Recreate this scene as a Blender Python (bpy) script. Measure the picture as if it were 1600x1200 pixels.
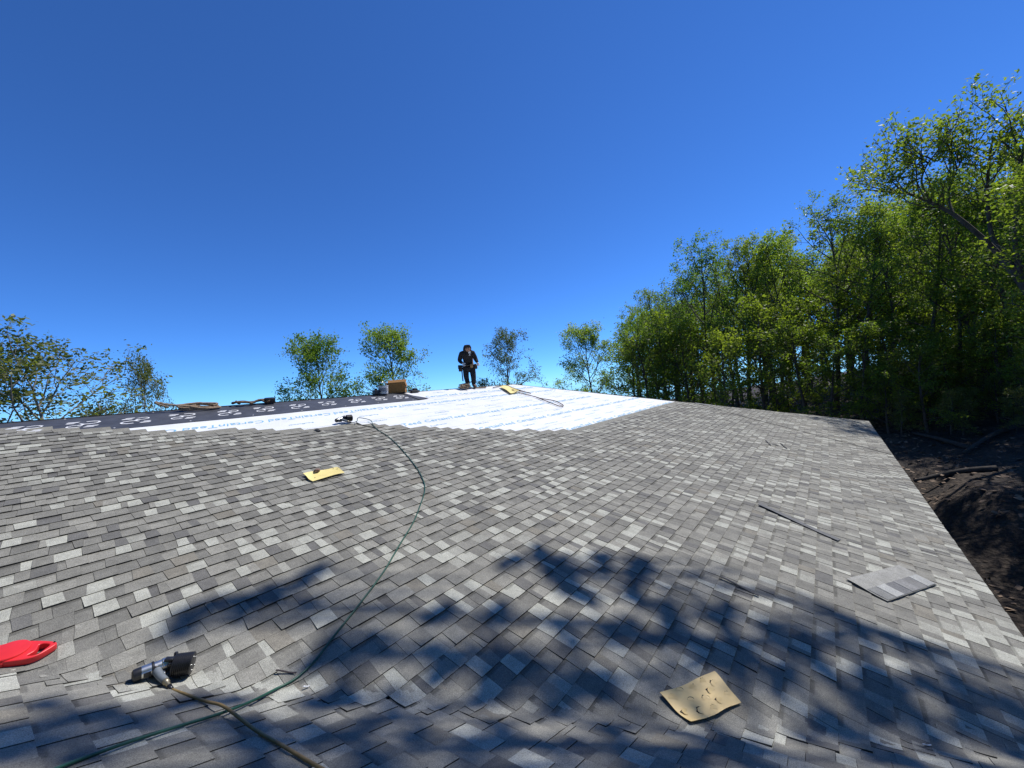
import bpy, bmesh, math, random
import numpy as np
from mathutils import Vector, Matrix

for o in list(bpy.data.objects):
    bpy.data.objects.remove(o)
scene = bpy.context.scene
COL = scene.collection
R = math.radians

# ------------------------------------------------------------------ camera
SL = R(15.0)                                   # pitch of the main roof plane
HC = 2.147                                     # camera height square above it
cc = Vector((0.62849, 0.04709, -0.77639))      # course direction seen by the camera
cu = Vector((-0.76881, 0.18905, -0.61089))     # up-slope direction seen by the camera
cn = Vector((0.11801, 0.98084, 0.15502))       # roof normal seen by the camera
XD = Vector((1, 0, 0))
VD = Vector((0, math.cos(SL), math.sin(SL)))
ND = Vector((0, -math.sin(SL), math.cos(SL)))
ROT = Matrix([[XD[i]*cc[j] + VD[i]*cu[j] + ND[i]*cn[j] for j in range(3)] for i in range(3)])
CAM = ND*HC
FPX = 605.0
cam_d = bpy.data.cameras.new('camera')
cam_d.sensor_width = 36.0
cam_d.lens = 36.0*FPX/1600.0
cam_d.clip_start = 0.05
cam_d.clip_end = 3000
cam = bpy.data.objects.new('camera', cam_d)
COL.objects.link(cam)
cam.matrix_world = Matrix.Translation(CAM) @ ROT.to_4x4()
scene.camera = cam
FWD = ROT @ Vector((0, 0, -1)); FWD.z = 0; FWD.normalize()
RGT = Vector((FWD.y, -FWD.x, 0))

# ------------------------------------------------------------------ sun, sky
SUN_AZ, SUN_EL = R(56), R(57)                  # to the right of the view, high
sh = FWD*math.cos(SUN_AZ) + RGT*math.sin(SUN_AZ)
SUN = (sh*math.cos(SUN_EL) + Vector((0, 0, math.sin(SUN_EL)))).normalized()
sd = bpy.data.lights.new('sun', 'SUN')
sd.energy = 4.8
sd.angle = R(0.53)
sd.color = (1.0, 0.97, 0.93)
so = bpy.data.objects.new('sun', sd)
COL.objects.link(so)
so.rotation_euler = (-SUN).to_track_quat('-Z', 'Y').to_euler()
so.location = (0, 0, 40)
world = bpy.data.worlds.new('World')
scene.world = world
world.use_nodes = True
wn, wl = world.node_tree.nodes, world.node_tree.links
sky = wn.new('ShaderNodeTexSky')
sky.sky_type = 'NISHITA'
sky.sun_disc = False
sky.sun_elevation = SUN_EL
sky.sun_rotation = math.atan2(SUN.x, SUN.y)
sky.altitude = 4200
sky.air_density = 1.0
sky.dust_density = 0.0
sky.ozone_density = 3.0
tint = wn.new('ShaderNodeVectorMath')            # deep clear-day blue over the whole sky
tint.operation = 'MULTIPLY'
tint.inputs[1].default_value = (0.375, 0.755, 1.26)
wl.new(sky.outputs[0], tint.inputs[0])
bg = wn['Background']
wl.new(tint.outputs[0], bg.inputs['Color'])
bg.inputs['Strength'].default_value = 0.15
vs = scene.view_settings
scene.display_settings.display_device = 'sRGB'
vs.view_transform = 'Standard'
vs.look = 'None'
vs.exposure = 0.0
vs.gamma = 1.0
vs.use_curve_mapping = False
scene.cycles.max_bounces = 8
scene.cycles.transparent_max_bounces = 8

# ------------------------------------------------------------------ helpers
def px_ray(x, y):
    return (ROT @ Vector((x-800.0, 600.0-y, -FPX))).normalized()

def at(x, y):
    """pixel of the 1600 px photograph -> (u, v) on the main roof plane"""
    d = px_ray(x, y)
    p = CAM + d*(-(CAM.dot(ND))/d.dot(ND))
    return (p.dot(XD), p.dot(VD))

def px_at(x, y, dist):
    """point on the ray of a pixel at a horizontal distance"""
    d = px_ray(x, y)
    return CAM + d*(dist/math.hypot(d.x, d.y))

def proj(p):
    q = ROT.transposed() @ (Vector(p)-CAM)
    if q.z > -0.05:
        return None
    return (800+FPX*q.x/-q.z, 600-FPX*q.y/-q.z)

def mesh_obj(name, verts, faces, mat=None, parent=None, smooth=False):
    me = bpy.data.meshes.new(name)
    me.from_pydata([tuple(v) for v in verts], [], faces)
    me.update()
    if mat:
        me.materials.append(mat)
    if smooth:
        me.shade_smooth()
    o = bpy.data.objects.new(name, me)
    COL.objects.link(o)
    if parent:
        o.parent = parent
    return o

def bm_obj(name, bm, mat=None, parent=None, smooth=False, loc=None):
    me = bpy.data.meshes.new(name)
    bmesh.ops.recalc_face_normals(bm, faces=bm.faces)
    bm.to_mesh(me)
    bm.free()
    if mat:
        me.materials.append(mat)
    if smooth:
        me.shade_smooth()
        try:
            me.set_sharp_from_angle(angle=R(35))
        except Exception:
            pass
    o = bpy.data.objects.new(name, me)
    COL.objects.link(o)
    if parent:
        o.parent = parent
    return o

def empty(name, label=None, cat=None, group=None, mat=None):
    o = bpy.data.objects.new(name, None)
    o.empty_display_size = 0.1
    COL.objects.link(o)
    if mat is not None:
        o.matrix_world = mat
    tag(o, label, cat, group)
    return o

def tag(o, label=None, cat=None, group=None, kind=None):
    if label: o['label'] = label
    if cat: o['category'] = cat
    if group: o['group'] = group
    if kind: o['kind'] = kind
    return o

def catmull(pts, n=6):
    pts = [Vector(p) for p in pts]
    out = []
    for i in range(len(pts)-1):
        p0 = pts[max(i-1, 0)]; p1 = pts[i]; p2 = pts[i+1]; p3 = pts[min(i+2, len(pts)-1)]
        for k in range(n):
            t = k/n
            out.append(0.5*((2*p1)+(p2-p0)*t+(2*p0-5*p1+4*p2-p3)*t*t+(3*p1-p0-3*p2+p3)*t**3))
    out.append(pts[-1])
    return out

def tube_data(pts, rad, sides=8, cap=True, V=None, F=None):
    V = [] if V is None else V
    F = [] if F is None else F
    pts = [Vector(p) for p in pts]
    n = len(pts)
    rads = rad if isinstance(rad, (list, tuple)) else [rad]*n
    base = len(V)
    prev = None
    for i, p in enumerate(pts):
        t = (pts[min(i+1, n-1)]-pts[max(i-1, 0)])
        if t.length < 1e-9: t = Vector((0, 0, 1))
        t.normalize()
        if prev is None:
            a = t.cross(Vector((0.13, 0.31, 0.94)))
            if a.length < 1e-3: a = t.cross(Vector((1, 0, 0)))
        else:
            a = prev - t*prev.dot(t)
        a.normalize()
        prev = a
        b = t.cross(a)
        for k in range(sides):
            w = 2*math.pi*k/sides
            V.append(p+(a*math.cos(w)+b*math.sin(w))*rads[i])
    for i in range(n-1):
        for k in range(sides):
            k2 = (k+1) % sides
            F.append((base+i*sides+k, base+i*sides+k2, base+(i+1)*sides+k2, base+(i+1)*sides+k))
    if cap:
        F.append(tuple(base+k for k in reversed(range(sides))))
        F.append(tuple(base+(n-1)*sides+k for k in range(sides)))
    return V, F

def tube(name, pts, rad, mat, parent=None, sides=8):
    V, F = tube_data(pts, rad, sides)
    return mesh_obj(name, V, F, mat, parent, smooth=True)

def lathe_bm(bm, prof, seg=24, mtx=None):
    rings = []
    for r, z in prof:
        rings.append([bm.verts.new((r*math.cos(2*math.pi*k/seg), r*math.sin(2*math.pi*k/seg), z)) for k in range(seg)])
    for a, b in zip(rings, rings[1:]):
        for k in range(seg):
            bm.faces.new((a[k], a[(k+1) % seg], b[(k+1) % seg], b[k]))
    bm.faces.new(list(reversed(rings[0])))
    bm.faces.new(rings[-1])
    if mtx is not None:
        vs_ = [v for r in rings for v in r]
        bmesh.ops.transform(bm, matrix=mtx, verts=vs_)

def box_bm(bm, lo, hi, bev=0.0, mtx=None):
    lo = Vector(lo); hi = Vector(hi)
    r = bmesh.ops.create_cube(bm, size=1.0)
    vv = r['verts']
    c = (lo+hi)/2; s = hi-lo
    for v in vv:
        v.co = Vector((v.co.x*s.x+c.x, v.co.y*s.y+c.y, v.co.z*s.z+c.z))
    if bev > 0:
        es = list({e for v in vv for e in v.link_edges})
        r2 = bmesh.ops.bevel(bm, geom=es, offset=bev, segments=2, affect='EDGES', profile=0.5)
        vv = list({v for f in r2['faces'] for v in f.verts} | {v for v in vv if v.is_valid})
    if mtx is not None:
        bmesh.ops.transform(bm, matrix=mtx, verts=vv)

def axis_mtx(p, q):
    """matrix taking z axis 0..1 onto p..q direction (no scale), origin p"""
    d = (Vector(q)-Vector(p)).normalized()
    return Matrix.Translation(p) @ d.to_track_quat('Z', 'Y').to_matrix().to_4x4()

# ------------------------------------------------------------------ materials
def new_mat(name):
    m = bpy.data.materials.new(name)
    m.use_nodes = True
    nt = m.node_tree
    return m, nt.nodes, nt.links, nt.nodes['Principled BSDF']

def mat_plain(name, col, rough=0.6, metal=0.0, var=0.12, scale=25.0, bump=0.0, bscale=80.0, spec=0.5):
    m, N, L, b = new_mat(name)
    tc = N.new('ShaderNodeTexCoord')
    nz = N.new('ShaderNodeTexNoise')
    nz.inputs['Scale'].default_value = scale
    nz.inputs['Detail'].default_value = 5
    L.new(tc.outputs['Object'], nz.inputs['Vector'])
    mr = N.new('ShaderNodeMapRange')
    mr.inputs[1].default_value = 0.3; mr.inputs[2].default_value = 0.7
    mr.inputs[3].default_value = 1-var; mr.inputs[4].default_value = 1+var
    L.new(nz.outputs['Fac'], mr.inputs[0])
    mx = N.new('ShaderNodeVectorMath'); mx.operation = 'SCALE'
    mx.inputs[0].default_value = col[:3]
    L.new(mr.outputs[0], mx.inputs['Scale'])
    L.new(mx.outputs[0], b.inputs['Base Color'])
    b.inputs['Roughness'].default_value = rough
    b.inputs['Metallic'].default_value = metal
    b.inputs['Specular IOR Level'].default_value = spec
    if bump > 0:
        n2 = N.new('ShaderNodeTexNoise'); n2.inputs['Scale'].default_value = bscale
        n2.inputs['Detail'].default_value = 4
        L.new(tc.outputs['Object'], n2.inputs['Vector'])
        bp = N.new('ShaderNodeBump'); bp.inputs['Strength'].default_value = bump
        bp.inputs['Distance'].default_value = 0.01
        L.new(n2.outputs['Fac'], bp.inputs['Height'])
        L.new(bp.outputs[0], b.inputs['Normal'])
    return m

def mat_shingle():
    m, N, L, b = new_mat('shingle_granules')
    at_ = N.new('ShaderNodeAttribute'); at_.attribute_name = 'tone'
    up = N.new('ShaderNodeAttribute'); up.attribute_name = 'up'
    tc = N.new('ShaderNodeTexCoord')
    # granules
    g = N.new('ShaderNodeTexNoise'); g.inputs['Scale'].default_value = 240; g.inputs['Detail'].default_value = 3
    g.inputs['Roughness'].default_value = 0.75
    L.new(tc.outputs['Object'], g.inputs['Vector'])
    mr = N.new('ShaderNodeMapRange')
    mr.inputs[1].default_value = 0.33; mr.inputs[2].default_value = 0.67
    mr.inputs[3].default_value = 0.45; mr.inputs[4].default_value = 1.6
    L.new(g.outputs['Fac'], mr.inputs[0])
    # blotches
    g2 = N.new('ShaderNodeTexNoise'); g2.inputs['Scale'].default_value = 11; g2.inputs['Detail'].default_value = 4
    L.new(tc.outputs['Object'], g2.inputs['Vector'])
    mr2 = N.new('ShaderNodeMapRange')
    mr2.inputs[1].default_value = 0.3; mr2.inputs[2].default_value = 0.7
    mr2.inputs[3].default_value = 0.87; mr2.inputs[4].default_value = 1.13
    L.new(g2.outputs['Fac'], mr2.inputs[0])
    g3 = N.new('ShaderNodeTexNoise'); g3.inputs['Scale'].default_value = 46; g3.inputs['Detail'].default_value = 3
    L.new(tc.outputs['Object'], g3.inputs['Vector'])
    mr3 = N.new('ShaderNodeMapRange')
    mr3.inputs[1].default_value = 0.3; mr3.inputs[2].default_value = 0.7
    mr3.inputs[3].default_value = 0.94; mr3.inputs[4].default_value = 1.06
    L.new(g3.outputs['Fac'], mr3.inputs[0])
    m0 = N.new('ShaderNodeMath'); m0.operation = 'MULTIPLY'
    L.new(mr2.outputs[0], m0.inputs[0]); L.new(mr3.outputs[0], m0.inputs[1])
    # printed dark band along the top of some tabs
    bd = N.new('ShaderNodeMapRange'); bd.interpolation_type = 'SMOOTHSTEP'
    bd.inputs[1].default_value = 0.74; bd.inputs[2].default_value = 0.84
    bd.inputs[3].default_value = 1.0; bd.inputs[4].default_value = 0.62
    L.new(up.outputs['Fac'], bd.inputs[0])
    m1 = N.new('ShaderNodeMath'); m1.operation = 'MULTIPLY'
    m2 = N.new('ShaderNodeMath'); m2.operation = 'MULTIPLY'
    L.new(mr.outputs[0], m1.inputs[0]); L.new(m0.outputs[0], m1.inputs[1])
    L.new(m1.outputs[0], m2.inputs[0]); L.new(bd.outputs[0], m2.inputs[1])
    sc = N.new('ShaderNodeVectorMath'); sc.operation = 'SCALE'
    L.new(at_.outputs['Color'], sc.inputs[0]); L.new(m2.outputs[0], sc.inputs['Scale'])
    L.new(sc.outputs[0], b.inputs['Base Color'])
    b.inputs['Roughness'].default_value = 0.85
    b.inputs['Specular IOR Level'].default_value = 0.35
    bp = N.new('ShaderNodeBump'); bp.inputs['Strength'].default_value = 0.55; bp.inputs['Distance'].default_value = 0.003
    L.new(g.outputs['Fac'], bp.inputs['Height'])
    L.new(bp.outputs[0], b.inputs['Normal'])
    return m

def mat_leaf(name, c1, c2, trans=0.5):
    m, N, L, b = new_mat(name)
    N.remove(b)
    out = N['Material Output']
    at_ = N.new('ShaderNodeAttribute'); at_.attribute_name = 'tone'
    oi = N.new('ShaderNodeObjectInfo')
    ad = N.new('ShaderNodeMath'); ad.operation = 'MULTIPLY_ADD'
    ad.inputs[1].default_value = 0.5
    L.new(oi.outputs['Random'], ad.inputs[0])
    hm = N.new('ShaderNodeMath'); hm.operation = 'MULTIPLY'; hm.inputs[1].default_value = 0.5
    L.new(at_.outputs['Fac'], hm.inputs[0])
    L.new(hm.outputs[0], ad.inputs[2])
    rp = N.new('ShaderNodeValToRGB')
    rp.color_ramp.elements[0].color = (*c1, 1); rp.color_ramp.elements[0].position = 0.15
    rp.color_ramp.elements[1].color = (*c2, 1); rp.color_ramp.elements[1].position = 0.9
    L.new(ad.outputs[0], rp.inputs[0])
    df = N.new('ShaderNodeBsdfPrincipled'); df.inputs['Roughness'].default_value = 0.5
    df.inputs['Specular IOR Level'].default_value = 0.35
    tr = N.new('ShaderNodeBsdfTranslucent')
    tint = N.new('ShaderNodeVectorMath'); tint.operation = 'MULTIPLY'
    tint.inputs[1].default_value = (1.8, 2.0, 0.8)
    L.new(rp.outputs[0], tint.inputs[0])
    L.new(rp.outputs[0], df.inputs['Base Color'])
    L.new(tint.outputs[0], tr.inputs['Color'])
    mx = N.new('ShaderNodeMixShader'); mx.inputs[0].default_value = trans
    L.new(df.outputs[0], mx.inputs[1]); L.new(tr.outputs[0], mx.inputs[2])
    L.new(mx.outputs[0], out.inputs['Surface'])
    return m

def mat_ground():
    m, N, L, b = new_mat('leaf_litter_soil')
    tc = N.new('ShaderNodeTexCoord')
    n1 = N.new('ShaderNodeTexNoise'); n1.inputs['Scale'].default_value = 1.3; n1.inputs['Detail'].default_value = 8
    n2 = N.new('ShaderNodeTexNoise'); n2.inputs['Scale'].default_value = 9; n2.inputs['Detail'].default_value = 6
    for n in (n1, n2): L.new(tc.outputs['Object'], n.inputs['Vector'])
    mx = N.new('ShaderNodeMath'); mx.operation = 'ADD'
    L.new(n1.outputs['Fac'], mx.inputs[0]); L.new(n2.outputs['Fac'], mx.inputs[1])
    rp = N.new('ShaderNodeValToRGB')
    e = rp.color_ramp.elements
    e[0].position = 0.36; e[0].color = (0.012, 0.009, 0.007, 1)
    e[1].position = 0.68; e[1].color = (0.11, 0.08, 0.055, 1)
    e2 = e.new(0.5); e2.color = (0.038, 0.027, 0.019, 1)
    hf = N.new('ShaderNodeMath'); hf.operation = 'MULTIPLY'; hf.inputs[1].default_value = 0.5
    L.new(mx.outputs[0], hf.inputs[0]); L.new(hf.outputs[0], rp.inputs[0])
    L.new(rp.outputs[0], b.inputs['Base Color'])
    b.inputs['Roughness'].default_value = 0.95
    bp = N.new('ShaderNodeBump'); bp.inputs['Strength'].default_value = 0.8; bp.inputs['Distance'].default_value = 0.2
    L.new(n2.outputs['Fac'], bp.inputs['Height']); L.new(bp.outputs[0], b.inputs['Normal'])
    return m

M = {}
M['shingle'] = mat_shingle()
M['deck'] = mat_plain('black_felt', (0.03, 0.03, 0.03), 0.9)
M['white_sheet'] = mat_plain('white_synthetic_underlayment', (0.77, 0.775, 0.765), 0.5, var=0.07, scale=3, bump=0.6, bscale=5)
M['blue_ink'] = mat_plain('blue_ink', (0.22, 0.50, 0.70), 0.5, var=0.1)
M['grey_ink'] = mat_plain('grey_ink', (0.32, 0.50, 0.58), 0.5, var=0.1)
M['membrane'] = mat_plain('charcoal_membrane', (0.055, 0.058, 0.068), 0.55, var=0.25, scale=6, bump=0.4, bscale=9)
M['white_ink'] = mat_plain('white_ink', (0.78, 0.78, 0.78), 0.5, var=0.05)
M['fascia'] = mat_plain('grey_drip_edge_metal', (0.28, 0.28, 0.27), 0.4, metal=0.3)
M['siding'] = mat_plain('tan_siding', (0.36, 0.32, 0.26), 0.7)
M['bark'] = mat_plain('bark', (0.085, 0.07, 0.055), 0.9, var=0.45, scale=4, bump=0.6, bscale=14)
M['bark_pale'] = mat_plain('pale_bark', (0.26, 0.235, 0.20), 0.85, var=0.35, scale=3, bump=0.4, bscale=14)
M['leaf_spring'] = mat_leaf('spring_leaves', (0.085, 0.14, 0.026), (0.25, 0.285, 0.045))
M['leaf_green'] = mat_leaf('green_leaves', (0.10, 0.175, 0.036), (0.26, 0.32, 0.055))
M['leaf_bronze'] = mat_leaf('bronze_young_leaves', (0.095, 0.105, 0.04), (0.20, 0.17, 0.06), 0.35)
M['leaf_olive'] = mat_leaf('olive_young_leaves', (0.09, 0.12, 0.036), (0.20, 0.205, 0.06), 0.4)
M['ground'] = mat_ground()
M['red'] = mat_plain('red_plastic', (0.72, 0.028, 0.032), 0.38, var=0.06, scale=12)
M['silver'] = mat_plain('cast_aluminium', (0.62, 0.62, 0.60), 0.28, metal=0.95, var=0.15, scale=30)
M['black_plastic'] = mat_plain('black_plastic', (0.016, 0.016, 0.018), 0.35, var=0.2)
M['grey_rubber'] = mat_plain('blue_grey_grip', (0.14, 0.16, 0.18), 0.6, var=0.2)
M['brass'] = mat_plain('worn_brass_fitting', (0.36, 0.31, 0.22), 0.4, metal=0.7)
M['hose_green'] = mat_plain('green_hose_rubber', (0.012, 0.075, 0.045), 0.45, var=0.15)
M['hose_dark'] = mat_plain('dark_hose_rubber', (0.03, 0.045, 0.04), 0.45, var=0.15)
M['hose_tan'] = mat_plain('tan_hose_rubber', (0.23, 0.155, 0.055), 0.5, var=0.2)
M['yellow_paper'] = mat_plain('yellow_waxed_paper', (0.80, 0.66, 0.25), 0.6, var=0.10, scale=7, bump=0.25, bscale=20)
M['tan_paper'] = mat_plain('tan_waxed_paper', (0.74, 0.53, 0.22), 0.55, var=0.10, scale=9, bump=0.3, bscale=22)
M['dark_slit'] = mat_plain('dark_slit', (0.02, 0.016, 0.01), 0.9)  # near-black colour standing for the shade inside cuts and holes
M['cardboard'] = mat_plain('brown_cardboard', (0.33, 0.16, 0.045), 0.8, var=0.15, scale=9)
M['rope'] = mat_plain('tan_rope', (0.27, 0.195, 0.13), 0.9, var=0.35, scale=60, bump=0.5, bscale=120)
M['rope_dark'] = mat_plain('weathered_brown_rope', (0.13, 0.085, 0.055), 0.9, var=0.35, scale=60)
M['cord'] = mat_plain('dark_cord', (0.05, 0.05, 0.045), 0.8)
M['bucket'] = mat_plain('white_bucket_plastic', (0.72, 0.72, 0.74), 0.4, var=0.05)
M['label_grey'] = mat_plain('grey_label', (0.30, 0.31, 0.34), 0.6, var=0.3)
M['hoodie'] = mat_plain('black_cotton', (0.012, 0.012, 0.014), 0.9, var=0.3)
M['trousers'] = mat_plain('black_denim', (0.016, 0.017, 0.022), 0.9, var=0.3)
M['boots'] = mat_plain('dark_leather', (0.05, 0.04, 0.034), 0.6)
M['skin'] = mat_plain('skin', (0.36, 0.21, 0.15), 0.5, var=0.05)
M['glove'] = mat_plain('white_glove', (0.72, 0.71, 0.70), 0.8, var=0.08)
M['belt_leather'] = mat_plain('belt_leather', (0.035, 0.028, 0.022), 0.7, var=0.3)
M['tan_leather'] = mat_plain('tan_leather', (0.28, 0.18, 0.09), 0.7, var=0.2)
M['dark_scrap'] = mat_plain('asphalt_scrap', (0.05, 0.05, 0.052), 0.9, var=0.3, scale=150)
M['stone'] = mat_plain('brown_stone', (0.16, 0.10, 0.075), 0.85, var=0.3, scale=40, bump=0.5)
M['log'] = mat_plain('dead_wood', (0.05, 0.042, 0.035), 0.95, var=0.4, scale=5)

# ------------------------------------------------------------------ roof surface
EXPO = 0.143
V_EAVE, V_RIDGE = -1.76, 8.38
def u_hip(v): return 10.75+(V_RIDGE-v)*0.9763
VK = 1.18
V0 = VD*2.87
nrm = math.hypot(1, VK)
AX2 = Vector((1/nrm, -VK/nrm)); PP2 = Vector((VK/nrm, 1/nrm))
AXW = (XD*AX2.x+VD*AX2.y).normalized()
P1 = (XD*PP2.x+VD*PP2.y).normalized()
DIH = R(31)                                  # turn of the surface across the valley
P2 = (-P1*math.cos(DIH)+ND*math.sin(DIH)).normalized()
N2 = (ND*math.cos(DIH)+P1*math.sin(DIH)).normalized()
D2 = (AXW*AX2.x-P2*PP2.x).normalized()        # down the second slope, towards the valley
YD = (AXW*AX2.y-P2*PP2.y).normalized()        # along its courses
BL = 0.075
def wob(u, v):
    return 0.0022*(math.sin(1.7*u+0.9*v)+math.sin(2.6*v-1.3*u+1)+0.7*math.sin(5.1*u+3.3*v))
def flat(t): return min(max((abs(t)-.35)/.6, 0.0), 1.0)
def fold(al, t, h=0.0):
    if t >= BL:
        off = P1*t; nn = ND
    elif t <= -BL:
        off = P2*(-t); nn = N2
    else:
        s = (BL-t)/(2*BL)
        off = P1*(BL*(1-s)**2)+P2*(BL*s*s)
        nn = (ND*(1-s)+N2*s).normalized()
    return V0+AXW*al+off+nn*h
def uv_al(u, v):
    d = Vector((u, v-2.87))
    return d.dot(AX2), d.dot(PP2)
def surf(u, v, h=0.0):
    al, t = uv_al(u, v)
    return fold(al, t, h+0.008+wob(u, v)*flat(t))
def y2_al(y, w):
    r = YD*y+D2*w
    return r.dot(AXW), -(r.dot(P2))

house = empty('house', 'low pitched house with grey shingle roof half laid over white underlayment', 'house')

def uvw(u, v, h=0.0):
    return XD*u+VD*v+ND*h

def at2(x, y):
    """like at(), but follows the surface across the valley onto the second slope"""
    u, v = at(x, y)
    al, t = uv_al(u, v)
    if t < 0:
        d = px_ray(x, y)
        q = CAM+d*((V0-CAM).dot(N2)/d.dot(N2))-V0
        al, t = q.dot(AXW), -q.dot(P2)
        u, v = AX2.x*al+PP2.x*t, 2.87+AX2.y*al+PP2.y*t
    return (u, v)

# deck, back slope, hip end and ell slope as one board layer
zr = V_RIDGE*math.sin(SL); yr = V_RIDGE*math.cos(SL); ye = V_EAVE*math.cos(SL); ze = V_EAVE*math.sin(SL)
u_vb = (2.87-V_EAVE)/VK; u_vt = (2.87-V_RIDGE)/VK
yb = 2*yr-ye
dk = -0.032
dv = [uvw(u_vb, V_EAVE, dk), uvw(u_hip(V_EAVE), V_EAVE, dk), uvw(10.75, V_RIDGE, dk), uvw(u_vt, V_RIDGE, dk),
      Vector((u_hip(V_EAVE), yb, ze+dk)), Vector((u_vt-4, yb, ze+dk)), Vector((u_vt-4, yr, zr+dk)),
      uvw(u_vb, V_EAVE, dk)+P2*4.6, uvw(u_vt, V_RIDGE, dk)+P2*4.6]
df_ = [(0, 1, 2, 3), (2, 1, 4), (3, 2, 4, 5, 6), (0, 3, 8, 7)]
deck = mesh_obj('roof_deck', dv, df_, M['deck'], house)
sm = deck.modifiers.new('thick', 'SOLIDIFY'); sm.thickness = 0.10; sm.offset = -1

# drip edges and walls
def beam(name, p, q, w, d, mat, parent, up=Vector((0, 0, 1))):
    p = Vector(p); q = Vector(q)
    t = (q-p).normalized(); s = t.cross(up).normalized(); n = s.cross(t)
    vv = []
    for e in (p, q):
        for a, b_ in ((-.5, -.5), (.5, -.5), (.5, .5), (-.5, .5)):
            vv.append(e+s*(a*w)+n*(b_*d))
    return mesh_obj(name, vv, [(0, 1, 2, 3), (7, 6, 5, 4), (0, 4, 5, 1), (1, 5, 6, 2), (2, 6, 7, 3), (3, 7, 4, 0)], mat, parent)
e0 = uvw(u_vb, V_EAVE+0.012, -0.032); e1 = uvw(u_hip(V_EAVE)-.01, V_EAVE+0.012, -0.032)
beam('drip_edge', e0, e1, 0.02, 0.05, M['fascia'], house)
beam('fascia_board', e0-Vector((0, -0.03, 0.12)), e1-Vector((0, -0.03, 0.12)), 0.03, 0.17, M['siding'], house)
def wall(a, b_, z0, z1):
    a = Vector((*a, 0)); b_ = Vector((*b_, 0)); t = (b_-a).normalized(); s = Vector((-t.y, t.x, 0))*0.09
    vv = []
    for z in (z0, z1):
        vv += [Vector((p.x, p.y, z)) for p in (a-s, b_-s, b_+s, a+s)]
    mesh_obj('wall', vv, [(3, 2, 1, 0), (4, 5, 6, 7), (0, 1, 5, 4), (1, 2, 6, 5), (2, 3, 7, 6), (3, 0, 4, 7)], M['siding'], house)
GZ = -3.7
wz = ze-0.12
wall((u_vb-.4, ye+.45), (u_hip(V_EAVE)-.45, ye+.45), GZ, wz)
wall((u_hip(V_EAVE)-.45, ye+.55), (u_hip(V_EAVE)-.45, yb-.55), GZ, wz)
wall((u_hip(V_EAVE)-.45, yb-.45), (u_vt-3.6, yb-.45), GZ, wz)

# ------------------------------------------------------------------ shingles
rng = random.Random(7)
TONES = [((0.435, 0.44, 0.42), 14), ((0.285, 0.28, 0.268), 26), ((0.24, 0.236, 0.227), 29), ((0.20, 0.197, 0.191), 19),
         ((0.16, 0.158, 0.161), 7), ((0.235, 0.222, 0.202), 5), ((0.35, 0.35, 0.335), 7)]
def tone():
    c = rng.choices([t[0] for t in TONES], [t[1] for t in TONES])[0]
    return c
def vary(c, a=.07):
    k = rng.uniform(1-a, 1+a)*.85
    return (c[0]*k*1.01, c[1]*k*.985, c[2]*k*.875)
# moulds of one metre strips, each with its own run of tabs
MOULDS = []
for _m in range(6):
    run, x_, tt_ = [], 0.0, rng.random() < .5
    while x_ < 1.0:
        w_ = rng.uniform(.07, .145) if rng.random() < .82 else rng.uniform(.04, .07)
        if x_+w_ > .93: w_ = 1.0-x_
        run.append((w_, tt_, tone())); x_ += w_; tt_ = not tt_ if rng.random() < .85 else tt_
    MOULDS.append(run)

pieces = []     # dict(verts, faces, tone, ups, px_area)
def piece(fn, nu, nv, hf, hb, col, band, base=-0.003):
    V, F, U = [], [], []
    for j in range(nv+1):
        for i in range(nu+1):
            s1 = i/nu; s2 = j/nv
            al, t, w = fn(s1, s2)
            V.append(fold(al, t, hf+(hb-hf)*s2+w)); U.append(s2 if band else 0.0)
    n1 = nu+1
    for j in range(nv):
        for i in range(nu):
            F.append((j*n1+i, j*n1+i+1, (j+1)*n1+i+1, (j+1)*n1+i))
    ntop = len(V)
    loop = [(i/nu, 0.0) for i in range(nu+1)]+[(1.0, j/nv) for j in range(1, nv+1)]
    loop = [(0.0, j/nv) for j in range(nv, 0, -1)]+loop
    for s1, s2 in loop:                          # cut edge: front and both sides
        al, t, w = fn(s1, s2)
        V.append(fold(al, t, hf+(hb-hf)*s2+w)); V.append(fold(al, t, base+w)); U += [0.0, 0.0]
    for i in range(len(loop)-1):
        k = ntop+2*i
        F.append((k, k+1, k+3, k+2))
    q = [proj(V[k]) for k in (0, nu, n1*nv+nu, n1*nv)]
    area = 0.0
    if all(q):
        cx = sum(p[0] for p in q)/4; cy = sum(p[1] for p in q)/4
        if 0 <= cx < 1600 and 0 <= cy < 1200:
            area = abs(sum(q[k][0]*q[(k+1) % 4][1]-q[(k+1) % 4][0]*q[k][1] for k in range(4)))/2
    T = [(*col, 1.0)]*ntop+[(col[0]*.22, col[1]*.22, col[2]*.22, 1.0)]*(len(V)-ntop)
    pieces.append((V, F, T, U, area))

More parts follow.
